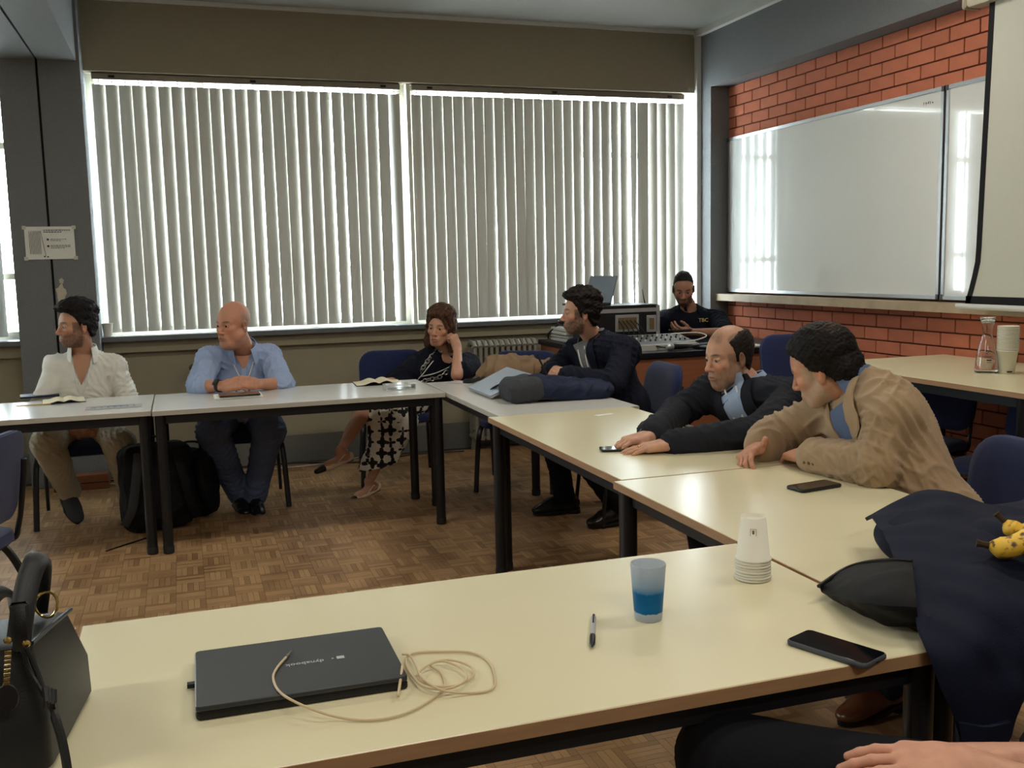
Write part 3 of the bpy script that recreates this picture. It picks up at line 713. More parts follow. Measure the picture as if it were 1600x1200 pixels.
def hand_field(hs, res=.0028):
    """hs: wrist, fwd, dorsal, side(+1 right hand), curls 4x3, thumb(3 angles), elbow"""
    w_ = V(hs['w']); fy = nrm(hs['fwd']); dz = V(hs['dorsal']); dz = nrm(dz-fy*(dz@fy)); tx = np.cross(fy, dz)*hs['side']*-1.0
    # tx: towards the thumb.  right hand, palm down, fingers forward: thumb points to the left
    sc_ = hs.get('s', 1.0)
    def W(p): p = V(p)*sc_; return w_+tx*p[0]+fy*p[1]+dz*p[2]
    pts = [W((a, b, c)) for a in (-.09, .11) for b in (-.09, .21) for c in (-.13, .05)]
    f = Field(np.min(pts, 0), np.max(pts, 0), res); R = np.stack([tx, fy, dz], 1)
    f.box(W((0, .050, 0)), V((.041, .046, .0125))*sc_, .011*sc_, R, k=.012)
    f.cone(W((0, -.01, 0)), W((0, .03, 0)), .025*sc_, .027*sc_, k=.02, flat=dz, fs=.68)
    if 'el' in hs:
        e = nrm(V(hs['el'])-w_); f.cone(W((0, 0, 0)), w_+e*.10, .0265*sc_, .034*sc_, k=.02, flat=dz, fs=.82)
    root = [(.030, .090), (.0105, .096), (-.0095, .092), (-.028, .082)]; ln = [.070, .078, .072, .056]; rad = [.0088, .0090, .0086, .0076]
    spread = hs.get('spread', .06)
    for i in range(4):
        a = 0.0; p = V((root[i][0], root[i][1], 0)); sa = spread*(1.5-i); f.cone(W((root[i][0]*.8, .03, 0)), W(p), .011*sc_, rad[i]*1.12*sc_, k=.012)
        for j, fr in enumerate((.46, .30, .24)):
            a += hs['curl'][i][j]; d = V((math.sin(sa)*math.cos(a), math.cos(sa)*math.cos(a), -math.sin(a))); q = p+d*ln[i]*fr*1.12
            f.cone(W(p), W(q), rad[i]*(1-.07*j)*sc_, rad[i]*(1-.07*(j+1))*sc_, k=.004); p = q
    th = hs.get('thumb', (.75, .35, .25)); p = V((.026, .018, -.004)); yaw = th[0]; dn = hs.get('thumb_dn', .35)
    f.cone(W((.012, .03, -.002)), W((.034, .045, -.008)), .015*sc_, .013*sc_, k=.015)
    for j, (L_, r) in enumerate(((.040, .0125), (.033, .0108), (.026, .0096))):
        d = V((math.sin(yaw)*math.cos(dn), math.cos(yaw)*math.cos(dn), -math.sin(dn))); q = p+d*L_; f.cone(W(p), W(q), r*sc_, r*.92*sc_, k=.007); p = q; yaw -= th[1] if j == 0 else th[2]
    return f
RELAX = [[.25, .3, .2], [.3, .35, .2], [.35, .4, .25], [.4, .45, .3]]
FLATH = [[.08, .10, .06]]*4
FIST = [[1.3, 1.5, .9]]*4
GRIP = [[.9, 1.1, .6]]*4
def surf(fld, o, d, t1=.6):
    """first point where the ray o+t*d enters the field"""
    o = V(o); d = nrm(d); ts = np.arange(0, t1, fld.res*.5); P = o+ts[:, None]*d; I = (P-fld.lo)/fld.res
    ok = np.all((I >= 0) & (I < fld.n-1.001), axis=1); J = np.clip(I, 0, fld.n-1.001); i = J.astype(int); g = J-i; v = 0
    for a in (0, 1):
        for b in (0, 1):
            for c in (0, 1): v = v+fld.D[i[:, 0]+a, i[:, 1]+b, i[:, 2]+c]*(g[:, 0] if a else 1-g[:, 0])*(g[:, 1] if b else 1-g[:, 1])*(g[:, 2] if c else 1-g[:, 2])
    h = np.nonzero((v < 0) & ok)[0]
    return P[h[0]] if len(h) else None
class Person:
    def __init__(s, name, label, sp):
        s.sp = sp; s.J = {k: V(v) for k, v in sp['J'].items()}; J = s.J
        s.org = V((J['pel'][0], J['pel'][1], sp.get('ground', 0.0)))
        side = J['shL']-J['shR']; s.up = nrm(J['neck']-J['pel']); side = nrm(side-s.up*(side@s.up)); s.left = side
        s.front = np.cross(s.left, s.up)*1.0
        if s.front@V(sp['face']) < 0: s.front = -s.front
        hs = nrm(sp.get('hip_side', side*V((1, 1, 0)))); hw = sp.get('hipw', .09); J['hipR'] = J['pel']-hs*hw; J['hipL'] = J['pel']+hs*hw
        s.label = label; s.name = name; s.skin_parts = []
        hf = nrm(sp['look']); up = V(sp.get('head_up', (0, 0, 1))); up = nrm(up-hf*(up@hf)); s.HR = np.stack([np.cross(hf, up), hf, up], 1); s.hs = sp.get('hs', 1.0)
    def h2w(s, P): return s.J['head']+s.hs*(P@s.HR.T)
    def bounds(s, keys, pad):
        P = np.array([s.J[k] for k in keys]); return P.min(0)-pad, P.max(0)+pad
    def torso(s, f, g=0.0, sleeve=None, bw=1.0, k=.03, hips=True, armr=(.058, .048, .040), depth=1.0):
        J = s.J; sp = s.sp; u, l, fr = s.up, s.left, s.front; R = np.stack([l, fr, u], 1); sw = np.linalg.norm(J['shL']-J['shR'])/2; L = np.linalg.norm(J['neck']-J['pel'])
        mid = (J['shL']+J['shR'])/2
        ch = J['neck']-u*.16; be = sp.get('belly', .0)
        f.ell(ch-fr*.005, (sw*.86+g, .108*depth*bw+g, .20+g), R, k=k)
        f.ell(mid-u*.02, (sw*.95+g, .075+g, .085+g), R, k=k)
        f.ell(J['pel']+u*L*.42+fr*.01, ((.150*bw)+g, .112*bw*depth+g, .20+g), R, k=k*1.3)
        f.ell(J['pel']+u*.06+fr*.0, ((.165*bw)+g, .120*bw+g, .15+g), R, k=k*1.3)
        if be: f.ell(J['pel']+u*L*.33+fr*(.05+be*.5), (.150*bw+g, .10*bw+be+g, .15+g), R, k=.05)
        f.cone(J['neck']-u*.01-fr*.012, J['neck']-u*.07, .062+g, .08+g, k=.03)
        for q in 'LR':
            S = J['sh'+q]; f.cone(J['neck']-u*.035, S+u*.004, .052+g, .056+g, k=.035); f.ell(S, (.066+g*1.1, .064+g*1.1, .066+g*1.1), k=.03)
            if sleeve is None or q in sleeve:
                n = 1.0 if sleeve is None else sleeve[q]
                E = J['el'+q]; Wr = J['wr'+q]
                f.cone(S, E if n >= 1 else S+(E-S)*n, armr[0]+g, (armr[1] if n >= 1 else armr[0]+(armr[1]-armr[0])*n)+g, k=.010)
                if n > 1: f.cone(E, E+(Wr-E)*(n-1), armr[1]+g, armr[1]+(armr[2]-armr[1])*(n-1)+g, k=.010)
    def legs(s, f, g=0.0, r=(.088, .062, .052), k=.03, frac=1.0):
        J = s.J
        f.ell(J['pel']+V((0, 0, .0)), (.165*s.sp.get('bw', 1)+g, .13+g, .098+g), np.stack([s.left, np.cross(V((0, 0, 1)), s.left), V((0, 0, 1))], 1), k=.04)
        for q in 'LR':
            K, A, H = J['kn'+q], J['an'+q], J['hip'+q]
            f.cone(H, K, r[0]+g, r[1]+g, k=k); f.cone(K, K+(A-K)*frac, r[1]+g, r[1]+(r[2]-r[1])*frac+g, k=.02)
            c = K+(A-K)*.35; b = nrm(np.cross(s.left, A-K)); b = b if b@V(s.sp['face']) < 0 else -b
            f.ell(c+b*.015, (.05+g, .052+g, .10+g), np.stack([s.left, nrm(np.cross(A-K, s.left)), nrm(A-K)], 1), k=.03)
    def build(s):
        sp, J = s.sp, s.J
        nl = s.HR.T@(J['neck']-J['head'])/s.hs
        hf = head_field(nl, sp); Vh, Qh = hf.mesh(); Vh = relax(Vh, Qh, 1, .35); ch = face_colors(Vh, sp); parts = [(s.h2w(Vh), Qh, ch)]; s.hf = hf
        sk = lin(sp['skin']); dark = lin(sp.get('hand', sp['skin']))
        for q in 'LR':
            if 'hand'+q in sp:
                h = dict(sp['hand'+q]); h.setdefault('w', J['wr'+q]); h.setdefault('el', J['el'+q]); h['side'] = 1 if q == 'R' else -1
                f = hand_field(h); a, b = f.mesh(); parts.append((relax(a, b, 1, .3), b, np.repeat(dark[None], len(a), 0)*(1+.05*waves(a, 160, 3)[:, None])))
        keys = [k for k in J if k != 'head']; lo, hi = s.bounds(keys, .2)
        f = Field(lo, hi, .011); s.torso(f, -.016, armr=(.046, .042, .028), bw=sp.get('bw', 1)); s.legs(f, -.012, r=sp.get('legr', (.084, .056, .038))); f.cone(J['neck']-s.up*.06+s.front*.012, J['neck']+(J['head']-J['neck'])*.3, .064, .054, k=.03)
        for q in 'LR': f.cone(J['el'+q], J['wr'+q], sp.get('fore', .041), .0275, k=.02)
        a, b = f.mesh(); a = relax(a, b, 2); parts.append((a, b, np.repeat(sk[None], len(a), 0)))
        Vs, Qs, Cs, o = [], [], [], 0
        for a, b, c in parts: Vs.append(a); Qs.append(b+o); Cs.append(c); o += len(a)
        me = np_mesh('person', np.concatenate(Vs)-s.org, np.concatenate(Qs), np.clip(np.concatenate(Cs), 0, 1)); me.materials.append(m_skin)
        s.o = bpy.data.objects.new('person', me); COL.objects.link(s.o); s.o.location = tuple(s.org); tag(s.o, s.label, 'person')
        for e in (-1, 1):
            g = sp.get('gaze', (0, 1, -.05)); g = nrm(g); c = V((e*.031, .0715, -.003))
            m = MB(); m.lathe([(.0005, -.0118), (.006, -.0102), (.0102, -.006), (.0118, 0), (.0102, .006), (.006, .0102), (.0005, .0118)], 14); r_, u_, d_ = frame_of(g); Rg = np.stack([r_, u_, d_], 1)
            m.xf(lambda p: s.h2w((c+Rg@p)[None])[0]-s.org); eb = m.build('eyeball', m_eyew, s.o)
            m = MB(); m.lathe([(.0005, .01235), (.0035, .0119), (.0064, .0105)], 14, cap=True); m.xf(lambda p: s.h2w((c+Rg@p)[None])[0]-s.org); m.build('iris', m_iris, eb)
        return s.o
    def hair(s, fld, col, name='hair', streak=.0016, freq=420, dirs=(0, -.3, 1), var=.25, part_label=None, mat_=None):
        Vt, Q = fld.mesh()
        if len(Vt) == 0: return
        Vt = relax(Vt, Q, 1, .4); N_ = vnormals(Vt, Q); w1 = waves(Vt, freq, 11, 7, dirs=nrm(np.cross(V(dirs), V((.9, .3, .2)))), spread=.5)
        Vt = Vt+N_*(streak*w1)[:, None]; c0 = lin(col)*.62; c = c0[None]*(1+var*w1[:, None]); c = np.clip(c, .002, 1)
        if 'hair_grey' in s.sp:
            fn, gc = s.sp['hair_grey']; c = mixc(c, lin(gc), np.clip(fn(Vt[:, 0], Vt[:, 1], Vt[:, 2])*(.6+.4*w1), 0, 1))
        me = np_mesh(name, s.h2w(Vt)-s.org, Q, c); me.materials.append(mat_ or m_hair); o = bpy.data.objects.new(name, me); COL.objects.link(o); o.parent = s.o
        if part_label: o['label'] = part_label
        return o
    def garment(s, name, build, material, lo_hi_keys, res=.0075, amp=.0035, freq=55, it=2, pad=.24, seed=1, cut=None, sharp=True, dirs=None):
        lo, hi = s.bounds(lo_hi_keys, pad); f = Field(lo, hi, res); build(f)
        if 'wrL' in lo_hi_keys:
            hd = s.J['head']-s.HR[:, 1]*.015; nw = .058*s.sp.get('neck_w', 1); f.cone(s.J['neck']-s.up*.012+s.front*.012, hd, nw+.004, nw+.012, k=.006, sub=True)
        if cut is not None: f.cut(cut)
        def disp(P, N_):
            rg = np.random.default_rng(seed); r = np.zeros(len(P))
            for i in range(5):
                d = nrm(rg.normal(size=3)); d2 = nrm(rg.normal(size=3)); d3 = nrm(rg.normal(size=3)); ph = rg.uniform(0, 6.28, 4)
                q = np.sin((P@d)*freq*rg.uniform(.8, 1.4)+ph[0]+1.6*np.sin((P@d2)*freq*.33+ph[1]))
                mk = sst(.0, .9, np.sin((P@d2)*freq*.16+ph[2]+1.3*np.sin((P@d3)*freq*.12+ph[3])))
                r = np.maximum(r, mk*(1-np.abs(q))**1.6)
            je = np.zeros(len(P))
            for k in ('elL', 'elR', 'shL', 'shR', 'knL', 'knR', 'pel'):
                if k in s.J: je = np.maximum(je, np.exp(-(np.linalg.norm(P-s.J[k], axis=1)/.15)**2))
            for q_ in 'LR':     # rings of creases round bent elbows and knees
                for a_, b_, c_ in (('sh', 'el', 'wr'), ('hip', 'kn', 'an')):
                    if b_+q_ in s.J and c_+q_ in s.J:
                        E = s.J[b_+q_]; ax = nrm(s.J[c_+q_]-s.J[a_+q_]); g_ = np.exp(-(np.linalg.norm(P-E, axis=1)/.11)**2)
                        r = np.maximum(r, .8*g_*(1-np.abs(np.sin((P-E)@ax*75+1.1*np.sin((P@V((31., 23., 27.)))))))**1.5)
            dn = np.linalg.norm(np.cross(P-s.J['neck'], s.up), axis=1); fr_ = ((P-s.J['neck'])@s.front > 0)
            damp = 1-.75*np.exp(-(dn/.10)**4)*fr_*('kn' not in name)
            return damp*(amp*(.55+.75*je)*r+amp*.22*waves(P, freq*.3, seed+9, 5))-amp*.25
        o = soft(name, f, material, s.o, s.org, disp=disp, it=it); s.__dict__.setdefault('F', {})[name] = f
        if 'wrL' in lo_hi_keys: s.main = f
        return o
    def chest_field(s, name, g, bw, depth=1.0):
        lo, hi = s.bounds(('pel', 'neck', 'shL', 'shR'), .26); f = Field(lo, hi, .0085); s.torso(f, g, sleeve={}, bw=bw, depth=depth); s.F[name] = f; return f
    def on_chest(s, fld, a, h, lift=.003, from_back=False):
        """point of the garment surface at a (to his left), h below the neck along the torso"""
        o = s.J['neck']-s.up*h+s.left*a; d = -s.front; p = surf(fld, o+s.front*.45, d, .8)
        if p is None: p = o+s.front*.1
        mf = getattr(s, 'main', None)
        if mf is not None:
            for st in np.arange(0, .04, .002):
                i = np.clip(np.round((p+s.front*st-mf.lo)/mf.res).astype(int), 0, mf.n-1)
                if mf.D[tuple(i)] > 0: p = p+s.front*st; break
        return p+s.front*lift
    def patch(s, name, fld, rows, material, lift=.003, thick=.003, n=7, parent=None):
        """rows: list of (h, a0, a1)"""
        G = []
        hs = np.array([r[0] for r in rows]); H = np.linspace(hs[0], hs[-1], max(len(rows)*3, 6))
        for h in H:
            a0 = np.interp(h, hs, [r[1] for r in rows]); a1 = np.interp(h, hs, [r[2] for r in rows]); G.append([s.on_chest(fld, a, h, lift)-s.org for a in np.linspace(a0, a1, n)])
        m = MB(); m.sheet(G, thick); o = m.build(name, material, parent or s.o); return o
    def strip(s, name, fld, pts, r, material, lift=.004, squash=1.0, parent=None, n=6):
        P = catmull([s.on_chest(fld, a, h, lift)-s.org for a, h in pts], 5); m = MB(); m.tube(P, r, n, squash=squash, up=s.front); return m.build(name, material, parent or s.o)
    def collar(s, name, material, r=.064, h=.038, gap=.5, drop=.03, flare=.012, thick=.004, fwd=.012, parent=None, lean=0.0, base=.022, wing=.02):
        u, l, f = s.up, s.left, s.front; nk = nrm(s.J['head']-s.HR[:, 1]*.02-s.J['neck']); c = s.J['neck']+u*base+f*0; G = []
        for t in np.linspace(0, 1, 5):
            row = []
            for th in np.linspace(-math.pi+gap, math.pi-gap, 25):
                e = sst(.55, 1, abs(th)/(math.pi-gap)); rr = r+flare*t; hh = h*(1-t)-drop*t*e
                b = -f*math.cos(th)+l*math.sin(th)*.98
                row.append(c+b*(rr+.004*e)+f*(fwd*e+wing*e*t)+nk*(hh)+u*(-.012*t*(1-e))+(.0)*f-s.org)
            G.append(row)
        m = MB(); m.sheet(G, thick); return m.build(name, material, parent or s.o)
    def cuff(s, name, q, material, r, t0=.93, t1=1.02, parent=None, thick=.0):
        E, Wr = s.J['el'+q], s.J['wr'+q]; d = Wr-E; m = MB(); m.tube([E+d*t0-s.org, E+d*(t0+t1)/2-s.org, E+d*t1-s.org], [r*.97, r, r*.98], 16); return m.build(name, material, parent or s.o)
    def shoe(s, q, material, sole_m, name='shoe', L=.275, W=.095, toe=None, tilt=0.0, heel=.022, collar_h=.07, laces=True):
        A = s.J['an'+q]; d = V(toe if toe is not None else s.sp['face']); d = d/np.linalg.norm(d); up0 = V((0, 0, 1)); r_ = nrm(np.cross(d, up0)); up = np.cross(r_, d)
        R = np.stack([r_, d, up], 1); bot = A-up*.085-d*0.0; f_lo = bot-.3; fl = Field(A-.32, A+.32, .0055)
        def Wp(p): return bot+R@V(p)
        y0, y1 = -.075, L-.075
        fl.ell(Wp((0, -.025, .042)), (W*.42, .062, .048), R, k=.02); fl.ell(Wp((0, .075, .034)), (W*.48, .085, .036), R, k=.03); fl.ell(Wp((0, .145, .026)), (W*.44, .058, .026), R, k=.025)
        fl.cone(Wp((0, -.02, .05)), Wp((0, -.015, .05+collar_h)), W*.42, W*.40, k=.02); fl.cone(Wp((0, .02, .075)), Wp((0, .10, .055)), W*.3, W*.3, k=.03)
        bp_ = Wp((0, 0, .012))
        fl.cut(lambda x, y, z: -((x-bp_[0])*up[0]+(y-bp_[1])*up[1]+(z-bp_[2])*up[2]))
        fl.cut(lambda x, y, z: ((x-A[0])*up[0]+(y-A[1])*up[1]+(z-A[2])*up[2])-.03)
        o = soft(name, fl, material, s.o, s.org, it=1)
        P = [(W*.5*math.cos(t)*(1 if math.sin(t) > 0 else .86), .055+(L/2)*math.sin(t)) for t in np.linspace(0, 2*math.pi, 28, endpoint=False)]
        m = MB(); m.rings([[Wp((x, y, z_))-s.org for x, y in P] for z_ in (0, .014)], True)
        if heel: 
            hp = [(W*.42*math.cos(t), -.045+.04*math.sin(t)) for t in np.linspace(0, 2*math.pi, 20, endpoint=False)]; m.rings([[Wp((x, y, z_))-s.org for x, y in hp] for z_ in (-heel, .002)], True)
        m.build('sole', sole_m, o)
        if laces:
            for k in range(4):
                m = MB(); yy = .045+k*.018; zz = .098-k*.0085; m.tube([Wp((-.022, yy, zz-.006))-s.org, Wp((0, yy+.003, zz+.004))-s.org, Wp((.022, yy, zz-.006))-s.org], .0022, 5); m.build('lace', sole_m, o)
        return o
def skull_hair(zb, thick, res=.0034, extra=None, side_cut=None, bumps=0.0):
    """cap of hair over the skull: zb(y,|x|) lower border, thick(x,y,z) thickness"""
    f = Field((-.125, -.155, -.16), (.125, .14, .175), res)
    sl, x, y, z = f.blk(f.lo, f.lo+f.res*(f.n-1))
    def e(c, r):
        X, Y, Z = x-c[0], y-c[1], z-c[2]; k0 = np.sqrt((X/r[0])**2+(Y/r[1])**2+(Z/r[2])**2); k1 = np.sqrt((X/r[0]**2)**2+(Y/r[1]**2)**2+(Z/r[2]**2)**2)+1e-6; return k0*(k0-1)/k1
    D = smin(e((0, -.016, .034), (.073, .094, .088)), e((0, .022, .012), (.064, .066, .070)), .02)
    D = smin(D, np.maximum(np.sqrt(x*x+(y+.03)**2+0*z)-.056, z), .03)
    b = z-zb(y, np.abs(x))+0*x; t = thick(x, y, z)+0*b; e2 = np.clip(b/.022, -1, 1)
    nz = 0
    if bumps: nz = bumps*(np.sin(x*95+2*np.sin(z*60))*np.sin(y*80+1.5*np.sin(x*70))+.6*np.sin(z*130+x*60))
    f.D = np.maximum(D-t*np.sqrt(np.clip(e2, 0, 1))-nz*np.clip(e2, 0, 1), -b*.6).astype(np.float32)
    if side_cut is not None: f.D = np.maximum(f.D, side_cut(x, y, z)).astype(np.float32)
    if extra: extra(f)
    return f
def line(ys, zs): return lambda y, ax: np.interp(y, ys, zs)+0*ax

J_ = ony
TORSO_KEYS = ('pel', 'neck', 'shL', 'shR', 'elL', 'elR', 'wrL', 'wrR'); LEG_KEYS = ('pel', 'knL', 'knR', 'anL', 'anR')
def cloth(name, rgb, rough=.85, vary=.08, bump=.25, bscale=500, sheen=.0, scale=30, stretch=None): return mat(name, srgb(*rgb), rough, vary=vary, bump=bump, bscale=bscale, sheen=sheen, spec=.2, scale=scale, stretch=stretch)
m_lany = mat('lanyard_white', srgb(224, 224, 222), .6, vary=.03); m_sole = mat('shoe_sole', srgb(26, 24, 24), .6); m_metal = mat('chrome', srgb(190, 190, 190), .2, metal=1.0, vary=.02)
m_btn = mat('shirt_button', srgb(225, 222, 214), .4)
def lanyard(P, fld, a=.055, h0=.0, h1=.20, h2=.30, badge=(14, 18, 30)):
    t1 = P.strip('lanyard', fld, [(-a, h0), (-a*.55, (h0+h1)/2), (-.006, h1)], .0035, m_lany, lift=.005, squash=.5)
    P.strip('lanyard', fld, [(a, h0), (a*.55, (h0+h1)/2), (.006, h1)], .0035, m_lany, lift=.005, squash=.5)
    P.strip('lanyard', fld, [(0, h1), (.001, h2)], .005, m_lany, lift=.005, squash=.5)
    p = P.on_chest(fld, 0, h1+.01, .008)-P.org; r_, u_, d_ = frame_of(P.front); m = MB(); m.lathe([(.001, -.002), (.017, -.002), (.018, 0), (.015, .003), (.001, .003)], 16); m.xf(lambda q: p+r_*q[0]+u_*q[1]+d_*q[2]); b = m.build('badge_disc', m_lany, P.o)
    m = MB(); m.lathe([(.001, .0032), (.012, .0032), (.012, .0042), (.001, .0042)], 14); m.xf(lambda q: p+r_*q[0]+u_*q[1]+d_*q[2]); m.build('badge_print', mat('badge_ink%d' % badge[0], srgb(*badge), .5), b)

# ---------------------------------------------------------------- man in the white shirt
P1 = Person('person', 'person in an open white shirt looking left at the table end', dict(
    skin=(178, 130, 104), beard=(58, 44, 38), beard_a=.75, brow=(38, 28, 24), face=(0, -1, 0), look=(-.90, -.44, -.03), head_up=(-.05, 0, 1), bw=1.08, hs=1.03,
    J=dict(head=J_(119, 508, 6.12), neck=J_(130, 553, 6.19), pel=(-.585, 6.25, .56), shR=J_(87, 573, 6.2), shL=J_(177, 575, 6.2), elR=J_(66, 634, 6.14), elL=J_(204, 634, 6.14), wrR=J_(112, 672, 5.98), wrL=J_(150, 672, 5.98),
           knR=J_(74, 692, 5.84), knL=J_(187, 694, 5.84), anR=J_(108, 766, 6.10), anL=J_(205, 780, 6.0)),
    handR=dict(fwd=(.85, -.4, .1), dorsal=(.1, -.8, .5), curl=GRIP), handL=dict(fwd=(-.85, -.4, .1), dorsal=(-.1, -.8, .5), curl=GRIP)))
P1.build()
P1.hair(skull_hair(line([-.13, -.06, -.03, .005, .03, .055, .085], [-.075, -.07, -.02, -.005, .045, .070, .080]), lambda x, y, z: .013+.022*sst(.03, .11, z)+.010*sst(.02, .08, y), bumps=.0035), (30, 24, 24), dirs=(0, 1, .3))
m_wshirt = cloth('white_linen', (226, 224, 216), bscale=380)
P1.garment('shirt', lambda f: P1.torso(f, .006, sleeve=dict(L=1.75, R=1.75), bw=1.12, armr=(.060, .055, .048)), m_wshirt, TORSO_KEYS, amp=.012, freq=85, cut=lambda x, y, z: .50-z+0*x+0*y)
f1 = P1.chest_field('shirt_t', .006, 1.12); m_skinp = vcol_mat('skin', .48)
def skin_patch(P, fld, rows, lift=.002):
    o = P.patch('open_neck', fld, rows, mat('skin_patch_%d' % P.sp['skin'][1], srgb(*[int(c*.98) for c in P.sp['skin']]), .5, vary=.05), lift=lift, thick=.002); return o
skin_patch(P1, f1, [(-.01, -.050, .050), (.05, -.040, .040), (.12, -.012, .014), (.15, -.002, .002)], lift=.006)
P1.collar('collar', m_wshirt, r=.074, h=.034, gap=.75, drop=.055, wing=.035)
P1.patch('placket', f1, [(.13, -.014, .014), (.30, -.014, .016), (.42, -.014, .016)], m_wshirt, lift=.004, thick=.003)
for k in range(3):
    m = MB(); c_ = P1.on_chest(f1, .001, .19+k*.08, .008)-P1.org; m.lathe([(.001, 0), (.005, 0), (.005, .002), (.001, .002)], 10); m.xf(lambda q: c_+rotx(math.pi/2)@q); m.build('button', m_btn, P1.o)
lanyard(P1, f1, a=.06, h0=.0, h1=.22, h2=.28, badge=(214, 212, 206))
m_chino = cloth('chino_stone', (176, 168, 152))
P1.garment('trousers', lambda f: P1.legs(f, .004, r=(.098, .076, .062)), m_chino, LEG_KEYS, amp=.011, freq=75, seed=5)
m_suede = cloth('grey_suede', (62, 62, 66), bump=.4); P1.shoe('R', m_suede, m_sole, toe=(.35, -.75, -.62), heel=0); P1.shoe('L', m_suede, m_sole, toe=(.2, -1, -.2), heel=0)

# ---------------------------------------------------------------- man in the light blue shirt
P2 = Person('person', 'person in a light blue shirt with folded hands and a black watch', dict(
    skin=(190, 134, 108), brow=(96, 76, 62), face=(0, -1, 0), look=(-.74, -.66, -.06), bw=1.3, fat=.8, jaw=1.12, neck_w=1.15, hs=1.07, belly=.05, fore=.046,
    scalp=(lambda x, y, z: sst(.045, .07, np.abs(x))*sst(.075, .04, z)*sst(.02, -.01, y)*(z > -.05), (120, 112, 104), .6),
    J=dict(head=J_(364, 506, 5.98), neck=J_(378, 546, 6.08), pel=(.325, 6.27, .57), shR=J_(328, 562, 6.1), shL=J_(420, 558, 6.1), elR=J_(311, 604, 5.86), elL=J_(441, 600, 5.86), wrR=J_(352, 603, 5.70), wrL=J_(400, 600, 5.70),
           knR=J_(332, 674, 5.86), knL=J_(420, 674, 5.86), anR=J_(374, 772, 6.06), anL=J_(398, 774, 6.0)),
    handR=dict(fwd=(.90, -.30, .12), dorsal=(-.25, -.7, .65), curl=[[.7, .8, .5]]*4, thumb=(.5, .2, .2)), handL=dict(fwd=(-.90, -.22, .20), dorsal=(.25, -.7, .65), curl=[[.7, .8, .5]]*4, thumb=(.5, .2, .2))))
P2.build()
m_bshirt = cloth('light_blue_oxford', (158, 176, 212), bscale=420)
P2.garment('shirt', lambda f: P2.torso(f, .006, sleeve=dict(L=1.12, R=1.12), bw=1.32, armr=(.066, .062, .056)), m_bshirt, TORSO_KEYS, amp=.012, freq=85, seed=3, cut=lambda x, y, z: .52-z+0*x+0*y)
f2 = P2.chest_field('shirt_t', .006, 1.32); P2.collar('collar', m_bshirt, r=.086, h=.028, gap=.6, drop=.055, wing=.034)
skin_patch(P2, f2, [(-.005, -.04, .04), (.04, -.015, .015), (.06, -.003, .003)], lift=.004)
P2.patch('placket', f2, [(.05, -.014, .014), (.2, -.014, .014), (.4, -.014, .014)], m_bshirt, lift=.004)
P2.patch('chest_pocket', f2, [(.15, .06, .15), (.25, .06, .15), (.27, .085, .125)], m_bshirt, lift=.003)
lanyard(P2, f2, a=.06, h0=.03, h1=.14, h2=.26)
for q in 'LR': P2.cuff('sleeve_cuff', q, m_bshirt, .066, .04, .16)
m_jean = cloth('dark_denim', (86, 98, 128), vary=.15, bump=.35)
P2.garment('jeans', lambda f: P2.legs(f, .004, r=(.112, .088, .066)), m_jean, LEG_KEYS, amp=.011, freq=75, seed=7)
m_bleather = mat('black_leather', srgb(20, 20, 22), .25, vary=.1, spec=.6)
P2.shoe('R', m_bleather, m_sole, toe=(.15, -1, -.1)); P2.shoe('L', m_bleather, m_sole, toe=(.05, -1, -.12))
wt = MB(); W0 = P2.J['wrR']; e_ = nrm(P2.J['elR']-W0); c_ = W0+e_*.045; wt.tube([c_-e_*.011-P2.org, c_+e_*.011-P2.org], .0345, 16); wo = wt.build('watch_strap', m_cap, P2.o)
r_, u_, d_ = frame_of(e_); dn = nrm(V((-.25, -.7, .65))-e_*(V((-.25, -.7, .65))@e_)); m = MB(); m.box(-.018, .018, -.02, .02, -.004, .006, .003); sd = np.cross(dn, e_); m.xf(lambda q: c_+dn*.035+e_*q[0]+sd*q[1]+dn*q[2]-P2.org); m.build('watch_face', mat('watch_glass', srgb(12, 12, 16), .1), wo)

# ---------------------------------------------------------------- woman
P3 = Person('person', 'person in a dark top and flower-print skirt resting a cheek on one fist', dict(
    skin=(196, 146, 120), lips=(166, 84, 80), brow=(92, 66, 48), face=(-.2, -1, 0), look=(-.60, -.79, -.03), head_up=(.10, 0, 1), bw=.98, hs=1.03, jaw=.95, hipw=.10, legr=(.085, .058, .040), fore=.040,
    J=dict(head=J_(688, 511, 6.28), neck=J_(696, 556, 6.36), pel=(1.38, 6.42, .54), shR=J_(652, 572, 6.34), shL=J_(732, 570, 6.28), elR=J_(618, 598, 6.2), elL=J_(714, 586, 5.92), wrR=J_(588, 600, 5.98), wrL=J_(715, 545, 6.14),
           knR=J_(625, 655, 6.05), knL=J_(566, 647, 6.06), anR=J_(577, 752, 6.08), anL=J_(532, 704, 5.94)),
    handL=dict(fwd=(-.30, .02, .92), dorsal=(.5, -.75, .3), curl=FIST, thumb=(.3, .3, .3), s=.93), handR=dict(fwd=(-.8, -.55, -.1), dorsal=(-.1, -.2, .9), curl=RELAX, s=.93)))
P3.build()
def wextra(f):
    for s_ in (-1, 1):
        f.cone((s_*.068, -.02, .02), (s_*.082, -.012, -.10), .028, .030, k=.025); f.cone((s_*.082, -.012, -.10), (s_*.080, .000, -.155), .030, .020, k=.02)
        f.cone((s_*.030, .078, .085), (s_*.070, .052, .005), .010, .012, k=.015)
    f.cone((0, -.09, .0), (0, -.085, -.14), .065, .055, k=.04, flat=(0, 1, 0), fs=.6)
P3.hair(skull_hair(line([-.13, -.06, .0, .03, .055, .09], [-.12, -.12, -.10, .01, .055, .066]), lambda x, y, z: .018+.016*sst(.05, .11, z), bumps=.002, extra=wextra), (96, 66, 48), dirs=(0, 0, 1), streak=.0022, freq=300)
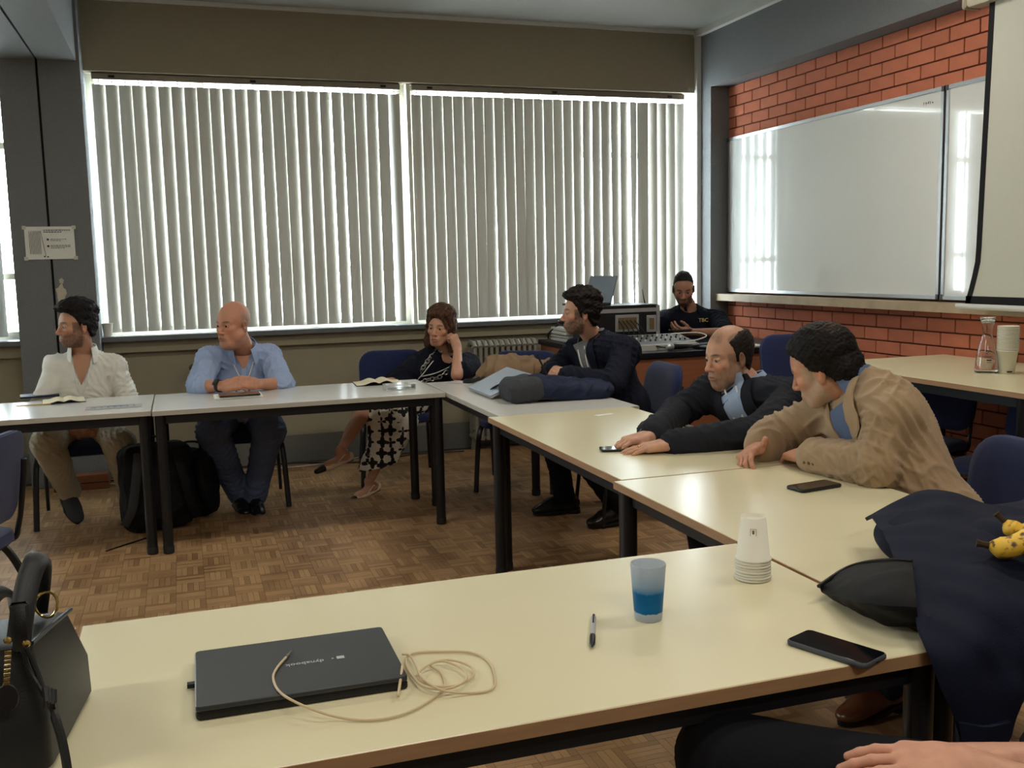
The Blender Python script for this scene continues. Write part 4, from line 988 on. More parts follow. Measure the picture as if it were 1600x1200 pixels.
m_ntop = cloth('navy_knit', (18, 21, 34))
P3.garment('blouse', lambda f: P3.torso(f, .008, sleeve=dict(L=.74, R=.95), bw=1.06, armr=(.070, .066, .05)), m_ntop, TORSO_KEYS, amp=.009, freq=80, seed=11, cut=lambda x, y, z: .50-z+0*x+0*y)
f3 = P3.chest_field('blouse_t', .008, 1.06); skin_patch(P3, f3, [(-.02, -.05, .05), (.015, -.035, .035), (.03, -.01, .01)], lift=.003)
# chain necklace of big links
m_silver = mat('silver_links', srgb(208, 206, 200), .25, metal=.7)
def chain(P, fld, pts, link=.017):
    Q = catmull([P.on_chest(fld, a, h, .007) for a, h in pts], 14); d = 0; last = Q[0]; k = 0
    for i in range(1, len(Q)):
        if np.linalg.norm(Q[i]-last) >= link*1.35:
            t = nrm(Q[i]-last); n_ = P.front; r_ = nrm(np.cross(t, n_)); c = (Q[i]+last)/2; tw = .9 if k % 2 else .15; b = nrm(r_*math.cos(tw)+n_*math.sin(tw)); R = []
            L_ = [c+t*math.cos(a)*link+b*math.sin(a)*link*.72-P.org for a in np.linspace(0, 2*math.pi, 13)]
            m = MB(); m.tube(L_, .0034, 6, cap=False); m.build('necklace_link', m_silver, P.o); last = Q[i]; k += 1
chain(P3, f3, [(-.075, .0), (-.085, .08), (-.075, .16), (-.06, .25), (-.045, .34)]); chain(P3, f3, [(.06, .06), (.045, .13), (.0, .19), (-.04, .27)])
P3.strip('lanyard', f3, [(-.05, -.01), (-.055, .10), (-.05, .20), (-.055, .36)], .003, m_lany, lift=.009); P3.strip('lanyard', f3, [(.055, .02), (.01, .12), (-.045, .20)], .003, m_lany, lift=.009)
# patterned skirt
m_skirt = bpy.data.materials.new('flower_print_skirt'); m_skirt.use_nodes = True; N, L = nodes_of(m_skirt); b_ = N['Principled BSDF']; tc = N.new('ShaderNodeTexCoord'); vo = N.new('ShaderNodeTexVoronoi'); vo.inputs['Scale'].default_value = 15; vo.inputs['Randomness'].default_value = .35
L.new(tc.outputs['Object'], vo.inputs['Vector']); sub_ = N.new('ShaderNodeVectorMath'); sub_.operation = 'SUBTRACT'; mul_ = N.new('ShaderNodeVectorMath'); mul_.operation = 'SCALE'; mul_.inputs['Scale'].default_value = 15
L.new(tc.outputs['Object'], mul_.inputs[0]); L.new(vo.outputs['Position'], sub_.inputs[1]); L.new(tc.outputs['Object'], sub_.inputs[0]); sp_ = N.new('ShaderNodeSeparateXYZ'); L.new(sub_.outputs[0], sp_.inputs[0])
at_ = N.new('ShaderNodeMath'); at_.operation = 'ARCTAN2'; L.new(sp_.outputs['Z'], at_.inputs[0]); L.new(sp_.outputs['X'], at_.inputs[1]); ml_ = N.new('ShaderNodeMath'); ml_.operation = 'MULTIPLY'; ml_.inputs[1].default_value = 4; L.new(at_.outputs[0], ml_.inputs[0])
cs_ = N.new('ShaderNodeMath'); cs_.operation = 'COSINE'; L.new(ml_.outputs[0], cs_.inputs[0]); ma_ = N.new('ShaderNodeMath'); ma_.operation = 'MULTIPLY_ADD'; ma_.inputs[1].default_value = .13; ma_.inputs[2].default_value = .44; L.new(cs_.outputs[0], ma_.inputs[0])
lt_ = N.new('ShaderNodeMath'); lt_.operation = 'LESS_THAN'; L.new(vo.outputs['Distance'], lt_.inputs[0]); L.new(ma_.outputs[0], lt_.inputs[1]); mx_ = N.new('ShaderNodeMix'); mx_.data_type = 'RGBA'; mx_.inputs[6].default_value = srgb(222, 216, 202); mx_.inputs[7].default_value = srgb(22, 20, 22)
L.new(lt_.outputs[0], mx_.inputs[0]); L.new(mx_.outputs[2], b_.inputs['Base Color']); b_.inputs['Roughness'].default_value = .8; MATS['skirt'] = m_skirt
def skirt(f):
    J = P3.J; f.ell(J['pel'], (.19, .17, .13), k=.05); f.cone(J['hipR'], J['knR'], .115, .10, k=.05); f.cone(J['hipL'], J['knL']+(J['hipL']-J['knL'])*.22, .115, .085, k=.05)
    f.cone((J['knR']+J['knL']*.3+J['hipL']*.2)/1.5, J['knR']+(J['anR']-J['knR'])*.2, .085, .10, k=.05); f.cone(J['knR'], J['knR']+(J['anR']-J['knR'])*.80, .10, .108, k=.05)
    f.cone((J['knL']*.55+J['knR']*.45), J['knR']+(J['anR']-J['knR'])*.55, .075, .08, k=.05)
P3.garment('skirt', skirt, m_skirt, LEG_KEYS, amp=.012, freq=60, seed=13, res=.008, cut=lambda x, y, z: .185-z+.15*(x-1.15)+0*y)
m_beige = mat('beige_leather', srgb(214, 190, 164), .45); m_toe = mat('black_toe', srgb(18, 18, 18), .4)
def pump(P, q, toe, roll=0):
    A = P.J['an'+q]; d = nrm(toe); r_ = nrm(np.cross(d, (0, 0, 1))); up = np.cross(r_, d); R = np.stack([r_, d, up], 1); bot = A-up*.075; Wp = lambda p: bot+R@V(p)
    # the foot itself is skin: it goes in as a part of the body colour
    f = Field(A-.27, A+.27, .0045); f.cone(A, Wp((0, -.01, .03)), .033, .030, k=.03); f.cone(Wp((0, -.02, .03)), Wp((0, .10, .024)), .029, .028, k=.03, flat=up, fs=.8); f.cone(Wp((0, .10, .022)), Wp((0, .165, .014)), .028, .016, k=.02, flat=up, fs=.6)
    o = soft('foot', f, mat('woman_foot_skin', srgb(188, 138, 112), .5, vary=.05), P.o, P.org)
    f = Field(A-.28, A+.28, .0045); f.cone(Wp((0, .095, .018)), Wp((0, .178, .013)), .037, .021, k=.02, flat=up, fs=.66); f.cone(Wp((0, -.03, .008)), Wp((0, .10, .006)), .033, .035, k=.01, flat=up, fs=.55)
    cc = Wp((0, .075, 0)); f.cone(Wp((0, -.045, .022)), Wp((0, -.040, .03)), .030, .028, k=.01); f.ell(Wp((0, -.012, .045)), (.026, .05, .04), R, k=.006, sub=True); f.ell(Wp((0, .062, .048)), (.024, .045, .026), R, k=.006, sub=True)
    sh = soft('shoe', f, m_beige, P.o, P.org)
    f = Field(A-.28, A+.28, .0045); f.cone(Wp((0, .140, .0155)), Wp((0, .180, .0135)), .0305, .0225, k=.01, flat=up, fs=.72); soft('toe_cap', f, m_toe, sh, V((0, 0, 0)) if False else P.org)
    m = MB(); m.tube([Wp((-.033, .06, .02))-P.org, Wp((-.036, .0, .05))-P.org, Wp((0, -.048, .06))-P.org, Wp((.036, .0, .05))-P.org, Wp((.033, .06, .02))-P.org], .004, 6); m.build('sling_strap', m_beige, sh)
    m = MB(); m.tube([Wp((0, -.045, .02))-P.org, Wp((0, -.05, -.012))-P.org], [.022, .016], 10); m.build('heel', m_toe, sh)
pump(P3, 'R', (-.85, -.45, -.25)); pump(P3, 'L', (-.90, -.30, -.25))

# ---------------------------------------------------------------- jackets: lapels and shirt front laid on the cloth surface
def jacket(P, name, material, shirt_m, g=.016, bw=1.1, armr=(.062, .056, .046), sleeve=1.94, amp=.011, freq=75, seed=21, vdeep=.34, vw=.062, low=.42, lap=.060, depth=1.0, skin_rows=None, amp_dirs=None, res=.0075, jc=(.084, .022), vt=0.0):
    P.garment(name, lambda f: P.torso(f, g, sleeve=dict(L=sleeve, R=sleeve), bw=bw, armr=armr, depth=depth), material, TORSO_KEYS, amp=amp, freq=freq, seed=seed, res=res, cut=lambda x, y, z: low-z+0*x+0*y)
    f = P.chest_field(name+'_t', g, bw, depth); jk = [c for c in P.o.children if c.name.startswith(name)][-1]
    P.patch('shirt_front', f, [(-.02+vt, -vw*.9, vw*.9), (.06+vt*.6, -vw*.8, vw*.8), (vdeep*.7, -vw*.36, vw*.36), (vdeep, -.004, .004)], shirt_m, lift=.007, thick=.003)
    for s_ in (-1, 1):
        rows = [(-.045+vt*.5, s_*.066, s_*.088), (.0+vt*.8, s_*(vw*.85), s_*(vw*.85+lap*.65)), (.10, s_*vw*.68, s_*(vw*.68+lap)), (.13, s_*vw*.62, s_*(vw*.62+lap*.86)), (vdeep*.75, s_*vw*.3, s_*(vw*.3+lap*.5)), (vdeep+.02, s_*.0, s_*.012)]
        P.patch('lapel', f, rows, material, lift=.012, thick=.006, parent=jk)
    if jc: P.collar('jacket_collar', material, r=jc[0], h=jc[1], gap=1.35, drop=.02, flare=.018, thick=.007, parent=jk, base=.012, wing=0)
    P.collar('shirt_collar', shirt_m, r=.072, h=.034, gap=.62, drop=.05, wing=.030)
    return f, jk
def buttons(P, q, material, parent, r, n=3):
    E, W_ = P.J['el'+q], P.J['wr'+q]; d = nrm(W_-E); sd = nrm(np.cross(d, V((0, 0, 1)))); sd = sd if sd@(CAM-W_) > 0 else -sd
    for k in range(n):
        c = E+(W_-E)*.86-d*.018*k+sd*r+V((0, 0, -.01)); m = MB(); m.ell = None; m.lathe([(.001, -.002), (.006, -.002), (.0065, 0), (.005, .002), (.001, .0025)], 10); a, b, e = frame_of(sd); m.xf(lambda p: c+a*p[0]+b*p[1]+e*p[2]-P.org); m.build('button', material, parent)

# ---------------------------------------------------------------- man in the navy blazer
P4 = Person('person', 'person in a navy blazer seen in profile holding a pen', dict(
    skin=(196, 148, 122), beard=(62, 46, 38), beard_a=.85, brow=(38, 28, 24), face=(-1, 0, 0), look=(-.97, .22, 0), head_up=(-.04, 0, 1), hs=1.0, bw=1.0, hip_side=(0, -1, 0),
    J=dict(head=onx(907, 488, 2.10), neck=onx(930, 533, 2.22), pel=(2.33, 4.97, .56), shR=(2.14, 5.22, .925), shL=(2.28, 4.88, .935), elR=(2.03, 5.36, .785), elL=(2.14, 4.72, .785), wrR=(1.97, 5.16, .815), wrL=(1.98, 5.00, .81),
           knR=(1.93, 5.12, .50), knL=(1.93, 4.84, .50), anR=(2.02, 5.14, .10), anL=(2.20, 4.80, .10)),
    handR=dict(fwd=(-.45, -.85, .1), dorsal=(-.75, .2, .55), curl=GRIP, thumb=(.4, .3, .2)), handL=dict(fwd=(-.5, .8, .15), dorsal=(-.7, -.35, .55), curl=GRIP, thumb=(.3, .2, .2))))
P4.build()
P4.hair(skull_hair(line([-.13, -.06, -.025, .005, .03, .055, .085], [-.085, -.075, -.02, -.03, .03, .062, .072]), lambda x, y, z: .012+.018*sst(.03, .11, z)+.008*sst(.02, .08, y), bumps=.004), (34, 26, 24), dirs=(0, 1, .2))
m_blaz = cloth('navy_blazer_wool', (23, 26, 40)); m_check = cloth('grey_check_shirt', (128, 128, 130), vary=.3, scale=120)
f4, j4 = jacket(P4, 'blazer', m_blaz, m_check, bw=1.0, seed=23, armr=(.058, .052, .044), vdeep=.30)
P4.strip('lanyard', f4, [(.03, .02), (.026, .12), (.02, .22), (.015, .34)], .0045, m_lany, lift=.015, squash=.5); P4.strip('lanyard', f4, [(-.03, .02), (-.02, .12), (.0, .22)], .0045, m_lany, lift=.015, squash=.5)
m_dtrou = cloth('dark_trousers', (17, 18, 24)); P4.garment('trousers', lambda f: P4.legs(f, .004, r=(.088, .066, .055)), m_dtrou, LEG_KEYS, amp=.010, freq=75, seed=25)
P4.shoe('R', m_bleather, m_sole, toe=(-1, .1, -.05), L=.28); P4.shoe('L', m_bleather, m_sole, toe=(-1, -.1, -.05), L=.28)

# ---------------------------------------------------------------- balding man in the dark suit
P5 = Person('person', 'person in a dark suit with both hands flat on the table', dict(
    skin=(198, 150, 124), beard=(112, 94, 80), beard_a=.62, brow=(78, 60, 50), face=(-1, 0, 0), look=(-.975, -.10, -.13), head_up=(-.10, 0, 1), hs=1.02, bw=1.12, hip_side=(0, -1, 0), fat=.25,
    scalp=(lambda x, y, z: sst(.05, .075, z)*sst(.085, .06, y)*(.35+.65*(np.exp(-((y-.055)/.02)**2)))*sst(.05, .03, np.abs(x))+1.4*sst(.048, .060, np.abs(x)+.5*np.clip(-y-.04, 0, 1))*sst(.035, .010, y-.35*(z-.05))*(z > -.06)*sst(.105, .085, z), (70, 56, 48), .62),
    J=dict(head=onx(1137, 556, 2.13), neck=onx(1176, 607, 2.24), pel=(2.36, 3.46, .55), shR=(2.11, 3.66, .865), shL=(2.27, 3.31, .87), elR=(2.0, 3.74, .785), elL=(2.0, 3.10, .79), wrR=onz(1012, 682, .775), wrL=onz(1046, 694, .77),
           knR=(1.98, 3.55, .49), knL=(1.98, 3.24, .49), anR=(2.05, 3.55, .09), anL=(2.05, 3.22, .09)),
    handR=dict(fwd=(-1, -.12, -.10), dorsal=(-.1, 0, 1), curl=[[.25, .45, .3]]*4, thumb=(.5, .2, .2), spread=.10), handL=dict(fwd=(-.95, .25, -.12), dorsal=(-.1, 0, 1), curl=[[.06, .14, .12]]*4, thumb=(.35, .2, .1), thumb_dn=.2, spread=.08)))
P5.build()
def side_only(x, y, z):      # keeps the sides and the back, leaves the top of the head bare
    r = .062-.030*np.clip((y+.02)/-.06, 0, 1)
    return np.minimum(r-np.abs(x), (y+.085))*.8+np.clip((z-.02)*.0, 0, 1)
P5.hair(skull_hair(line([-.13, -.06, -.025, .005, .022, .05, .09], [-.080, -.07, -.02, -.02, .045, .10, .12]), lambda x, y, z: .0045+.003*sst(.0, .06, z)+.004*sst(.0, -.05, y), side_cut=lambda x, y, z: (z-.098+.55*np.clip(y+.03, 0, 1)+.0*x)*.8), (50, 42, 38), dirs=(0, 1, .2), streak=.001)
m_suit = cloth('charcoal_suit', (36, 38, 46)); m_lbs = cloth('pale_blue_shirt', (160, 178, 208))
f5, j5 = jacket(P5, 'suit_jacket', m_suit, m_lbs, g=.012, bw=1.08, seed=27, armr=(.060, .050, .042), vdeep=.34, vw=.070, amp=.012, freq=70, vt=-.075)
for q in 'LR': P5.cuff('shirt_cuff', q, m_lbs, .038, .90, 1.0)
P5.strip('lanyard', f5, [(-.035, -.05), (-.02, .10), (.0, .26), (.004, .36)], .005, m_lany, lift=.024, squash=.5); P5.strip('lanyard', f5, [(.035, -.05), (.022, .10), (.008, .26), (.008, .36)], .005, m_lany, lift=.024, squash=.5)
P5.garment('trousers', lambda f: P5.legs(f, .004, r=(.10, .074, .06)), m_dtrou, LEG_KEYS, amp=.010, freq=75, seed=29)
P5.shoe('R', m_bleather, m_sole, toe=(-1, .1, -.05)); P5.shoe('L', m_bleather, m_sole, toe=(-1, -.1, -.05))
m = MB(); h5 = P5.sp['handL']; fy = nrm(h5['fwd']); dz = nrm(V((-.1, 0, 1))-fy*(V((-.1, 0, 1))@fy)); tx = np.cross(fy, dz); c_ = P5.J['wrL']+fy*.112-tx*(-.0095); m.tube([c_-fy*.002-P5.org, c_+fy*.002-P5.org], .0108, 14); m.build('ring', mat('gold', srgb(212, 168, 96), .25, metal=1.0), P5.o)

# ---------------------------------------------------------------- man in the beige jacket
P6 = Person('person', 'person in a beige jacket leaning over the table', dict(
    skin=(196, 142, 116), beard=(176, 160, 142), beard_a=.75, brow=(44, 34, 30), face=(-1, .25, 0), look=(-.52, .76, -.38), head_up=(-.25, .12, 1), hs=1.04, bw=1.12, hip_side=(0, -1, 0),
    J=dict(head=onx(1283, 572, 1.97), neck=onx(1345, 606, 2.06), pel=(2.17, 2.34, .55), shR=(2.08, 2.83, .895), shL=(2.04, 2.44, .94), elR=(1.99, 2.98, .80), elL=onz(1372, 728, .795), wrR=onz(1186, 698, .79), wrL=onz(1262, 712, .785),
           knR=(1.86, 2.42, .47), knL=(1.85, 2.18, .47), anR=(2.02, 2.42, .11), anL=(2.05, 2.12, .10)),
    handR=dict(fwd=(-.85, -.45, -.16), dorsal=(-.25, .35, .9), curl=[[.5, .7, .4], [.6, .8, .5], [.7, .8, .5], [.8, .8, .5]], thumb=(.9, .1, .1), thumb_dn=-.3), handL=dict(fwd=(.05, .98, -.1), dorsal=(-.2, -.2, .9), curl=RELAX)))
P6.build()
P6.sp['hair_grey'] = (lambda x, y, z: np.exp(-((y+.075)/.03)**2-((z-.095)/.025)**2-(x/.035)**2)*.35, (150, 112, 88))
def p6x(f):
    f.cone((-.05, -.085, -.03), (-.035, -.09, -.085), .028, .022, k=.03); f.cone((.05, -.085, -.03), (.035, -.09, -.085), .028, .022, k=.03); f.cone((0, -.10, -.02), (0, -.095, -.085), .03, .025, k=.03)
P6.hair(skull_hair(line([-.13, -.06, -.028, .005, .03, .06, .09], [-.10, -.085, -.025, -.01, .045, .066, .078]), lambda x, y, z: .015+.006*sst(.0, .06, z)-.004*sst(.08, .11, z)+0*y, bumps=.0012, extra=p6x), (26, 21, 21), dirs=(0, 1, .1), streak=.0014, freq=460)
m_bjack = cloth('beige_suede_jacket', (166, 140, 110), rough=.9, vary=.12, scale=12, bump=.35, bscale=700, sheen=.25); m_dsh = cloth('slate_blue_shirt', (92, 108, 140))
f6, j6 = jacket(P6, 'jacket', m_bjack, m_dsh, g=.014, bw=.98, seed=31, armr=(.064, .060, .048), sleeve=1.88, vdeep=.33, amp=.014, freq=70, low=.44, res=.0068, jc=None, vt=.05)
buttons(P6, 'L', mat('horn_button', srgb(86, 62, 40), .4), j6, .060); P6.cuff('shirt_cuff', 'R', m_dsh, .040, .86, .95)
m_bchino = cloth('dark_chino', (40, 42, 54)); P6.garment('trousers', lambda f: P6.legs(f, .004, r=(.098, .074, .06)), m_bchino, LEG_KEYS, amp=.010, freq=75, seed=33)
m_brog = mat('brown_leather', srgb(96, 56, 36), .25, vary=.25, scale=16, spec=.6, coat=.3)
P6.shoe('R', m_brog, m_sole, toe=(-1, -.1, -.12), L=.29); P6.shoe('L', m_brog, m_sole, toe=(-1, .1, -.05), L=.29)
# shoulder, back and elbow seams
def seam(P, fld, pts, r, material, parent):
    Q = []
    for o_, d_ in pts:
        p = surf(fld, o_, d_, .9)
        if p is not None: Q.append(p-P.org)
    if len(Q) > 2: m = MB(); m.tube(catmull(Q, 4), r, 5); m.build('seam', material, parent)

# ---------------------------------------------------------------- man in the navy polo shirt behind the desk
P7 = Person('person', 'person in a navy polo shirt behind the desk looking down at a phone', dict(
    skin=(168, 122, 98), beard=(46, 38, 34), beard_a=.8, brow=(34, 28, 26), face=(-.3, -1, 0), look=(-.42, -.82, -.40), hs=1.0, bw=1.15, ground=.10, hip_side=(.95, -.28, 0),
    scalp=(lambda x, y, z: sst(.05, .075, z-.35*np.clip(y, 0, 1)+.5*np.clip(-y, 0, .1)), (44, 38, 36), .8),
    J=dict(head=J_(1068, 450, 6.70), neck=J_(1078, 484, 6.80), pel=(3.68, 6.88, .64), shR=J_(1038, 500, 6.86), shL=J_(1118, 498, 6.72), elR=J_(1000, 512, 6.74), elL=J_(1134, 520, 6.46), wrR=J_(985, 540, 6.52), wrL=J_(1078, 519, 6.34),
           knR=(3.48, 6.50, .60), knL=(3.80, 6.45, .60), anR=(3.48, 6.55, .19), anL=(3.80, 6.52, .19)),
    handL=dict(fwd=(-.95, -.1, .12), dorsal=(-.1, -.65, -.75), curl=[[.5, .6, .4]]*4, thumb=(.6, .2, .2)), handR=dict(fwd=(-.5, -.8, -.2), dorsal=(0, -.2, 1), curl=RELAX)))
P7.build()
P7.hair(skull_hair(line([-.13, -.06, -.025, .005, .025, .05, .085], [-.075, -.065, -.02, .0, .05, .080, .100]), lambda x, y, z: .003+.002*sst(.06, .11, z)+0*y), (40, 34, 32), dirs=(0, 1, .2), streak=.0006)
m_polo = cloth('navy_pique', (16, 19, 32))
P7.garment('polo_shirt', lambda f: P7.torso(f, .008, sleeve=dict(L=.92, R=1.05), bw=1.15, armr=(.068, .066, .05)), m_polo, TORSO_KEYS, amp=.009, freq=80, seed=35, cut=lambda x, y, z: .60-z+0*x+0*y)
f7 = P7.chest_field('polo_t', .008, 1.15); P7.collar('collar', m_polo, r=.070, h=.030, gap=.6, drop=.035, wing=.02)
m_gold = mat('gold_print', srgb(226, 196, 120), .5, vary=.02)
c7 = P7.on_chest(f7, .10, .045, .004); fr7 = nrm(surf(f7, c7+P7.front*.2, -P7.front) is not None and P7.front); a_ = math.atan2(P7.front[0], -P7.front[1])
text_part('chest_print', 'TBC', .040, m_gold, P7.o, c7-P7.org+P7.front*.006, (math.pi/2, 0, a_), depth=.004)
P7.garment('trousers', lambda f: P7.legs(f, .004), m_dtrou, LEG_KEYS, amp=.003, freq=42, seed=37, res=.010)
P7.shoe('R', m_bleather, m_sole); P7.shoe('L', m_bleather, m_sole)

# ---------------------------------------------------------------- person beside the photographer
P8 = Person('person', 'person in black trousers with folded hands at the lower right corner', dict(
    skin=(198, 146, 122), hand=(200, 146, 122), face=(-1, .45, 0), look=(-.75, .65, -.05), hs=1.0, bw=1.0, hip_side=(-.45, -.9, 0),
    J=dict(head=(1.50, .68, 1.22), neck=(1.52, .66, 1.04), pel=(1.46, .78, .55), shR=(1.56, .84, .97), shL=(1.44, .48, .97), elR=(1.36, 1.00, .66), elL=(1.28, .76, .66), wrR=(1.045, 1.14, .665), wrL=(1.03, 1.05, .70),
           knR=(.815, 1.37, .60), knL=(1.02, .95, .50), anR=(.92, 1.50, .14), anL=(1.02, .98, .10)),
    handR=dict(fwd=(-.95, .10, .02), dorsal=(.0, .45, .9), curl=[[.35, .3, .2]]*4, thumb=(.5, .2, .1)), handL=dict(fwd=(-.85, .42, .02), dorsal=(.0, -.3, 1), curl=[[.15, .25, .15]]*4, thumb=(.45, .2, .1))))
P8.build()
P8.hair(skull_hair(line([-.13, -.06, -.025, .005, .03, .055, .085], [-.08, -.075, -.02, -.02, .04, .066, .076]), lambda x, y, z: .013+.012*sst(.03, .11, z)+0*y, bumps=.003), (40, 32, 28))
m_navyj = cloth('dark_navy_jacket', (18, 21, 33)); jacket(P8, 'jacket', m_navyj, cloth('white_check_shirt', (204, 204, 204)), seed=41, bw=1.0, sleeve=1.45)
m_btr = cloth('black_trousers', (18, 19, 24)); P8.garment('trousers', lambda f: P8.legs(f, .004, r=(.090, .070, .058)), m_btr, LEG_KEYS, amp=.003, freq=50, seed=43)
P8.shoe('R', m_bleather, m_sole, toe=(-1, .4, -.05)); P8.shoe('L', m_bleather, m_sole, toe=(-1, .4, -.05))

# ================================================================== things on the tables
TZ = .741
def slab_thing(name, label, cat, c, rz, w_, d_, h_, material, part='body', r=.004, b=.001, group=None):
    t = thing(name, label, cat, c, rz, group); rslab(w_, d_, h_, r, b).build(part, material, t); return t
# ---- closed black laptop
m_lid = mat('laptop_lid', srgb(44, 46, 50), .38, vary=.05, spec=.5); m_dark = mat('dark_plastic', srgb(20, 20, 22), .45); m_silverp = mat('silver_plastic', srgb(176, 178, 182), .3, metal=.6)
lp = thing('laptop', 'closed black laptop with a cable lying over it', 'laptop', (.151, 1.640, TZ), -.012)
rslab(.333, .238, .011, .008, .002).build('base', m_dark, lp); o = rslab(.333, .238, .0095, .008, .002).build('lid', m_lid, lp); o.location = (0, 0, .0125)
m = MB(); m.box(-.1672, -.1655, -.11, .11, .004, .021); m.build('side_trim', m_silverp, lp, False)
m = MB(); m.box(-.160, .160, -.1195, -.1185, .0105, .013); m.build('seam', m_black, lp, False)
m = MB(); m.box(-.180, -.1672, .004, .016, .003, .010); m.build('usb_dongle', m_dark, lp, False)
m_logo = mat('logo_silver', srgb(186, 188, 190), .35)
text_part('logo_text', 'dynabook', .0165, m_logo, lp, (.012, -.004, .0223), (0, 0, math.pi), depth=.0002)
m = MB(); m.box(.066, .079, -.006, .005, .022, .0225); m.build('logo_mark', m_logo, lp, False); m = MB(); m.lathe([(.0001, 0), (.002, 0), (.002, .0004), (.0001, .0004)], 8, (.059, -.001, .0221)); m.build('logo_mark', m_logo, lp, False)
# ---- audio cable
m_cable = mat('beige_cable', srgb(206, 186, 152), .5, vary=.05)
def trace(pts, n=5): return catmull([onz(x, y, z) for x, y, z in pts], n)
ac = thing('audio_cable', 'thin beige audio cable coiled beside the black laptop', 'cable', tuple(onz(690, 1050, TZ)))
org = V(ac.location)
zl = TZ+.0252; zt = TZ+.0028
P_ = trace([(447, 1027, zl), (434, 1042, zl), (427, 1056, zl), (431, 1073, zl), (443, 1086, zl), (462, 1097, zl), (490, 1109, TZ+.020), (522, 1119, TZ+.008), (560, 1125, zt), (600, 1123, zt), (640, 1112, zt), (672, 1094, zt), (694, 1074, zt), (690, 1052, zt), (672, 1038, zt+.004), (700, 1031, zt+.006), (733, 1040, zt+.006), (740, 1056, zt+.004), (715, 1070, zt+.006), (680, 1072, zt+.008), (655, 1062, zt+.006), (660, 1045, zt+.006), (690, 1033, zt+.009), (722, 1045, zt+.008), (728, 1062, zt+.008), (700, 1076, zt+.008), (664, 1073, zt+.008), (643, 1055, zt+.005), (634, 1034, zt+.004), (645, 1021, zt), (692, 1018, zt), (737, 1020, zt), (764, 1034, zt), (774, 1062, zt), (766, 1078, zt), (730, 1083, zt), (690, 1078, zt+.010), (660, 1060, zt+.012), (650, 1040, zt+.012), (640, 1024, TZ+.010), (628, 1022, TZ+.012)])
m = MB(); m.tube([p-org for p in P_], .0021, 7); m.build('wire', m_cable, ac)
m = MB(); a, b = onz(447, 1027, zl)-org, onz(453, 1020, zl)-org; m.tube([a, a+(b-a)*.6, a+(b-a)*.62, b+(b-a)*.4], [.003, .003, .0017, .0015], 8); m.build('plug', m_metal, ac)
m = MB(); a, b = onz(629, 1040, TZ+.026)-org, onz(622, 1088, TZ+.008)-org; m.tube([a, b], .0024, 7); m.build('plug_sleeve', m_cable, ac)
# ---- blue plastic cup
m_frost = bpy.data.materials.new('frosted_plastic'); m_frost.use_nodes = True; N, L = nodes_of(m_frost); b_ = N['Principled BSDF']; b_.inputs['Base Color'].default_value = srgb(226, 232, 240); b_.inputs['Roughness'].default_value = .35; b_.inputs['Transmission Weight'].default_value = .55; b_.inputs['IOR'].default_value = 1.2
tc = N.new('ShaderNodeTexCoord'); sx_ = N.new('ShaderNodeSeparateXYZ'); L.new(tc.outputs['Object'], sx_.inputs[0]); nz_ = N.new('ShaderNodeTexNoise'); nz_.inputs['Scale'].default_value = 90; L.new(tc.outputs['Object'], nz_.inputs['Vector'])
ad_ = N.new('ShaderNodeMath'); ad_.operation = 'MULTIPLY_ADD'; ad_.inputs[1].default_value = .006; L.new(nz_.outputs['Fac'], ad_.inputs[0]); L.new(sx_.outputs['Z'], ad_.inputs[2])
rp = N.new('ShaderNodeValToRGB'); rp.color_ramp.interpolation = 'LINEAR'; e = rp.color_ramp.elements; e[0].position = 0; e[0].color = srgb(222, 230, 240); e[1].position = 1; e[1].color = srgb(216, 224, 236)
for p_, c_ in ((.17, (222, 230, 240)), (.18, (20, 128, 190)), (.52, (24, 134, 196)), (.55, (110, 176, 216)), (.66, (190, 210, 230))): q = rp.color_ramp.elements.new(p_); q.color = srgb(*c_)
dv = N.new('ShaderNodeMath'); dv.operation = 'DIVIDE'; dv.inputs[1].default_value = .113; L.new(ad_.outputs[0], dv.inputs[0]); L.new(dv.outputs[0], rp.inputs[0]); L.new(rp.outputs[0], b_.inputs['Base Color'])
cpos = onz(1013, 966, TZ); bc_ = thing('plastic_cup', 'frosted plastic cup with a blue band on the near table', 'cup', tuple(cpos))
m = MB(); m.lathe([(.0005, .004), (.025, .004), (.026, 0), (.0268, .003), (.0345, .108), (.0348, .1105), (.0335, .1105), (.0330, .108), (.0255, .006), (.0005, .006)], 32, cap=False); go_ = m.build('wall', m_frost, bc_); bm_ = bmesh.new(); bm_.from_mesh(go_.data); bmesh.ops.recalc_face_normals(bm_, faces=bm_.faces); bm_.to_mesh(go_.data); bm_.free()
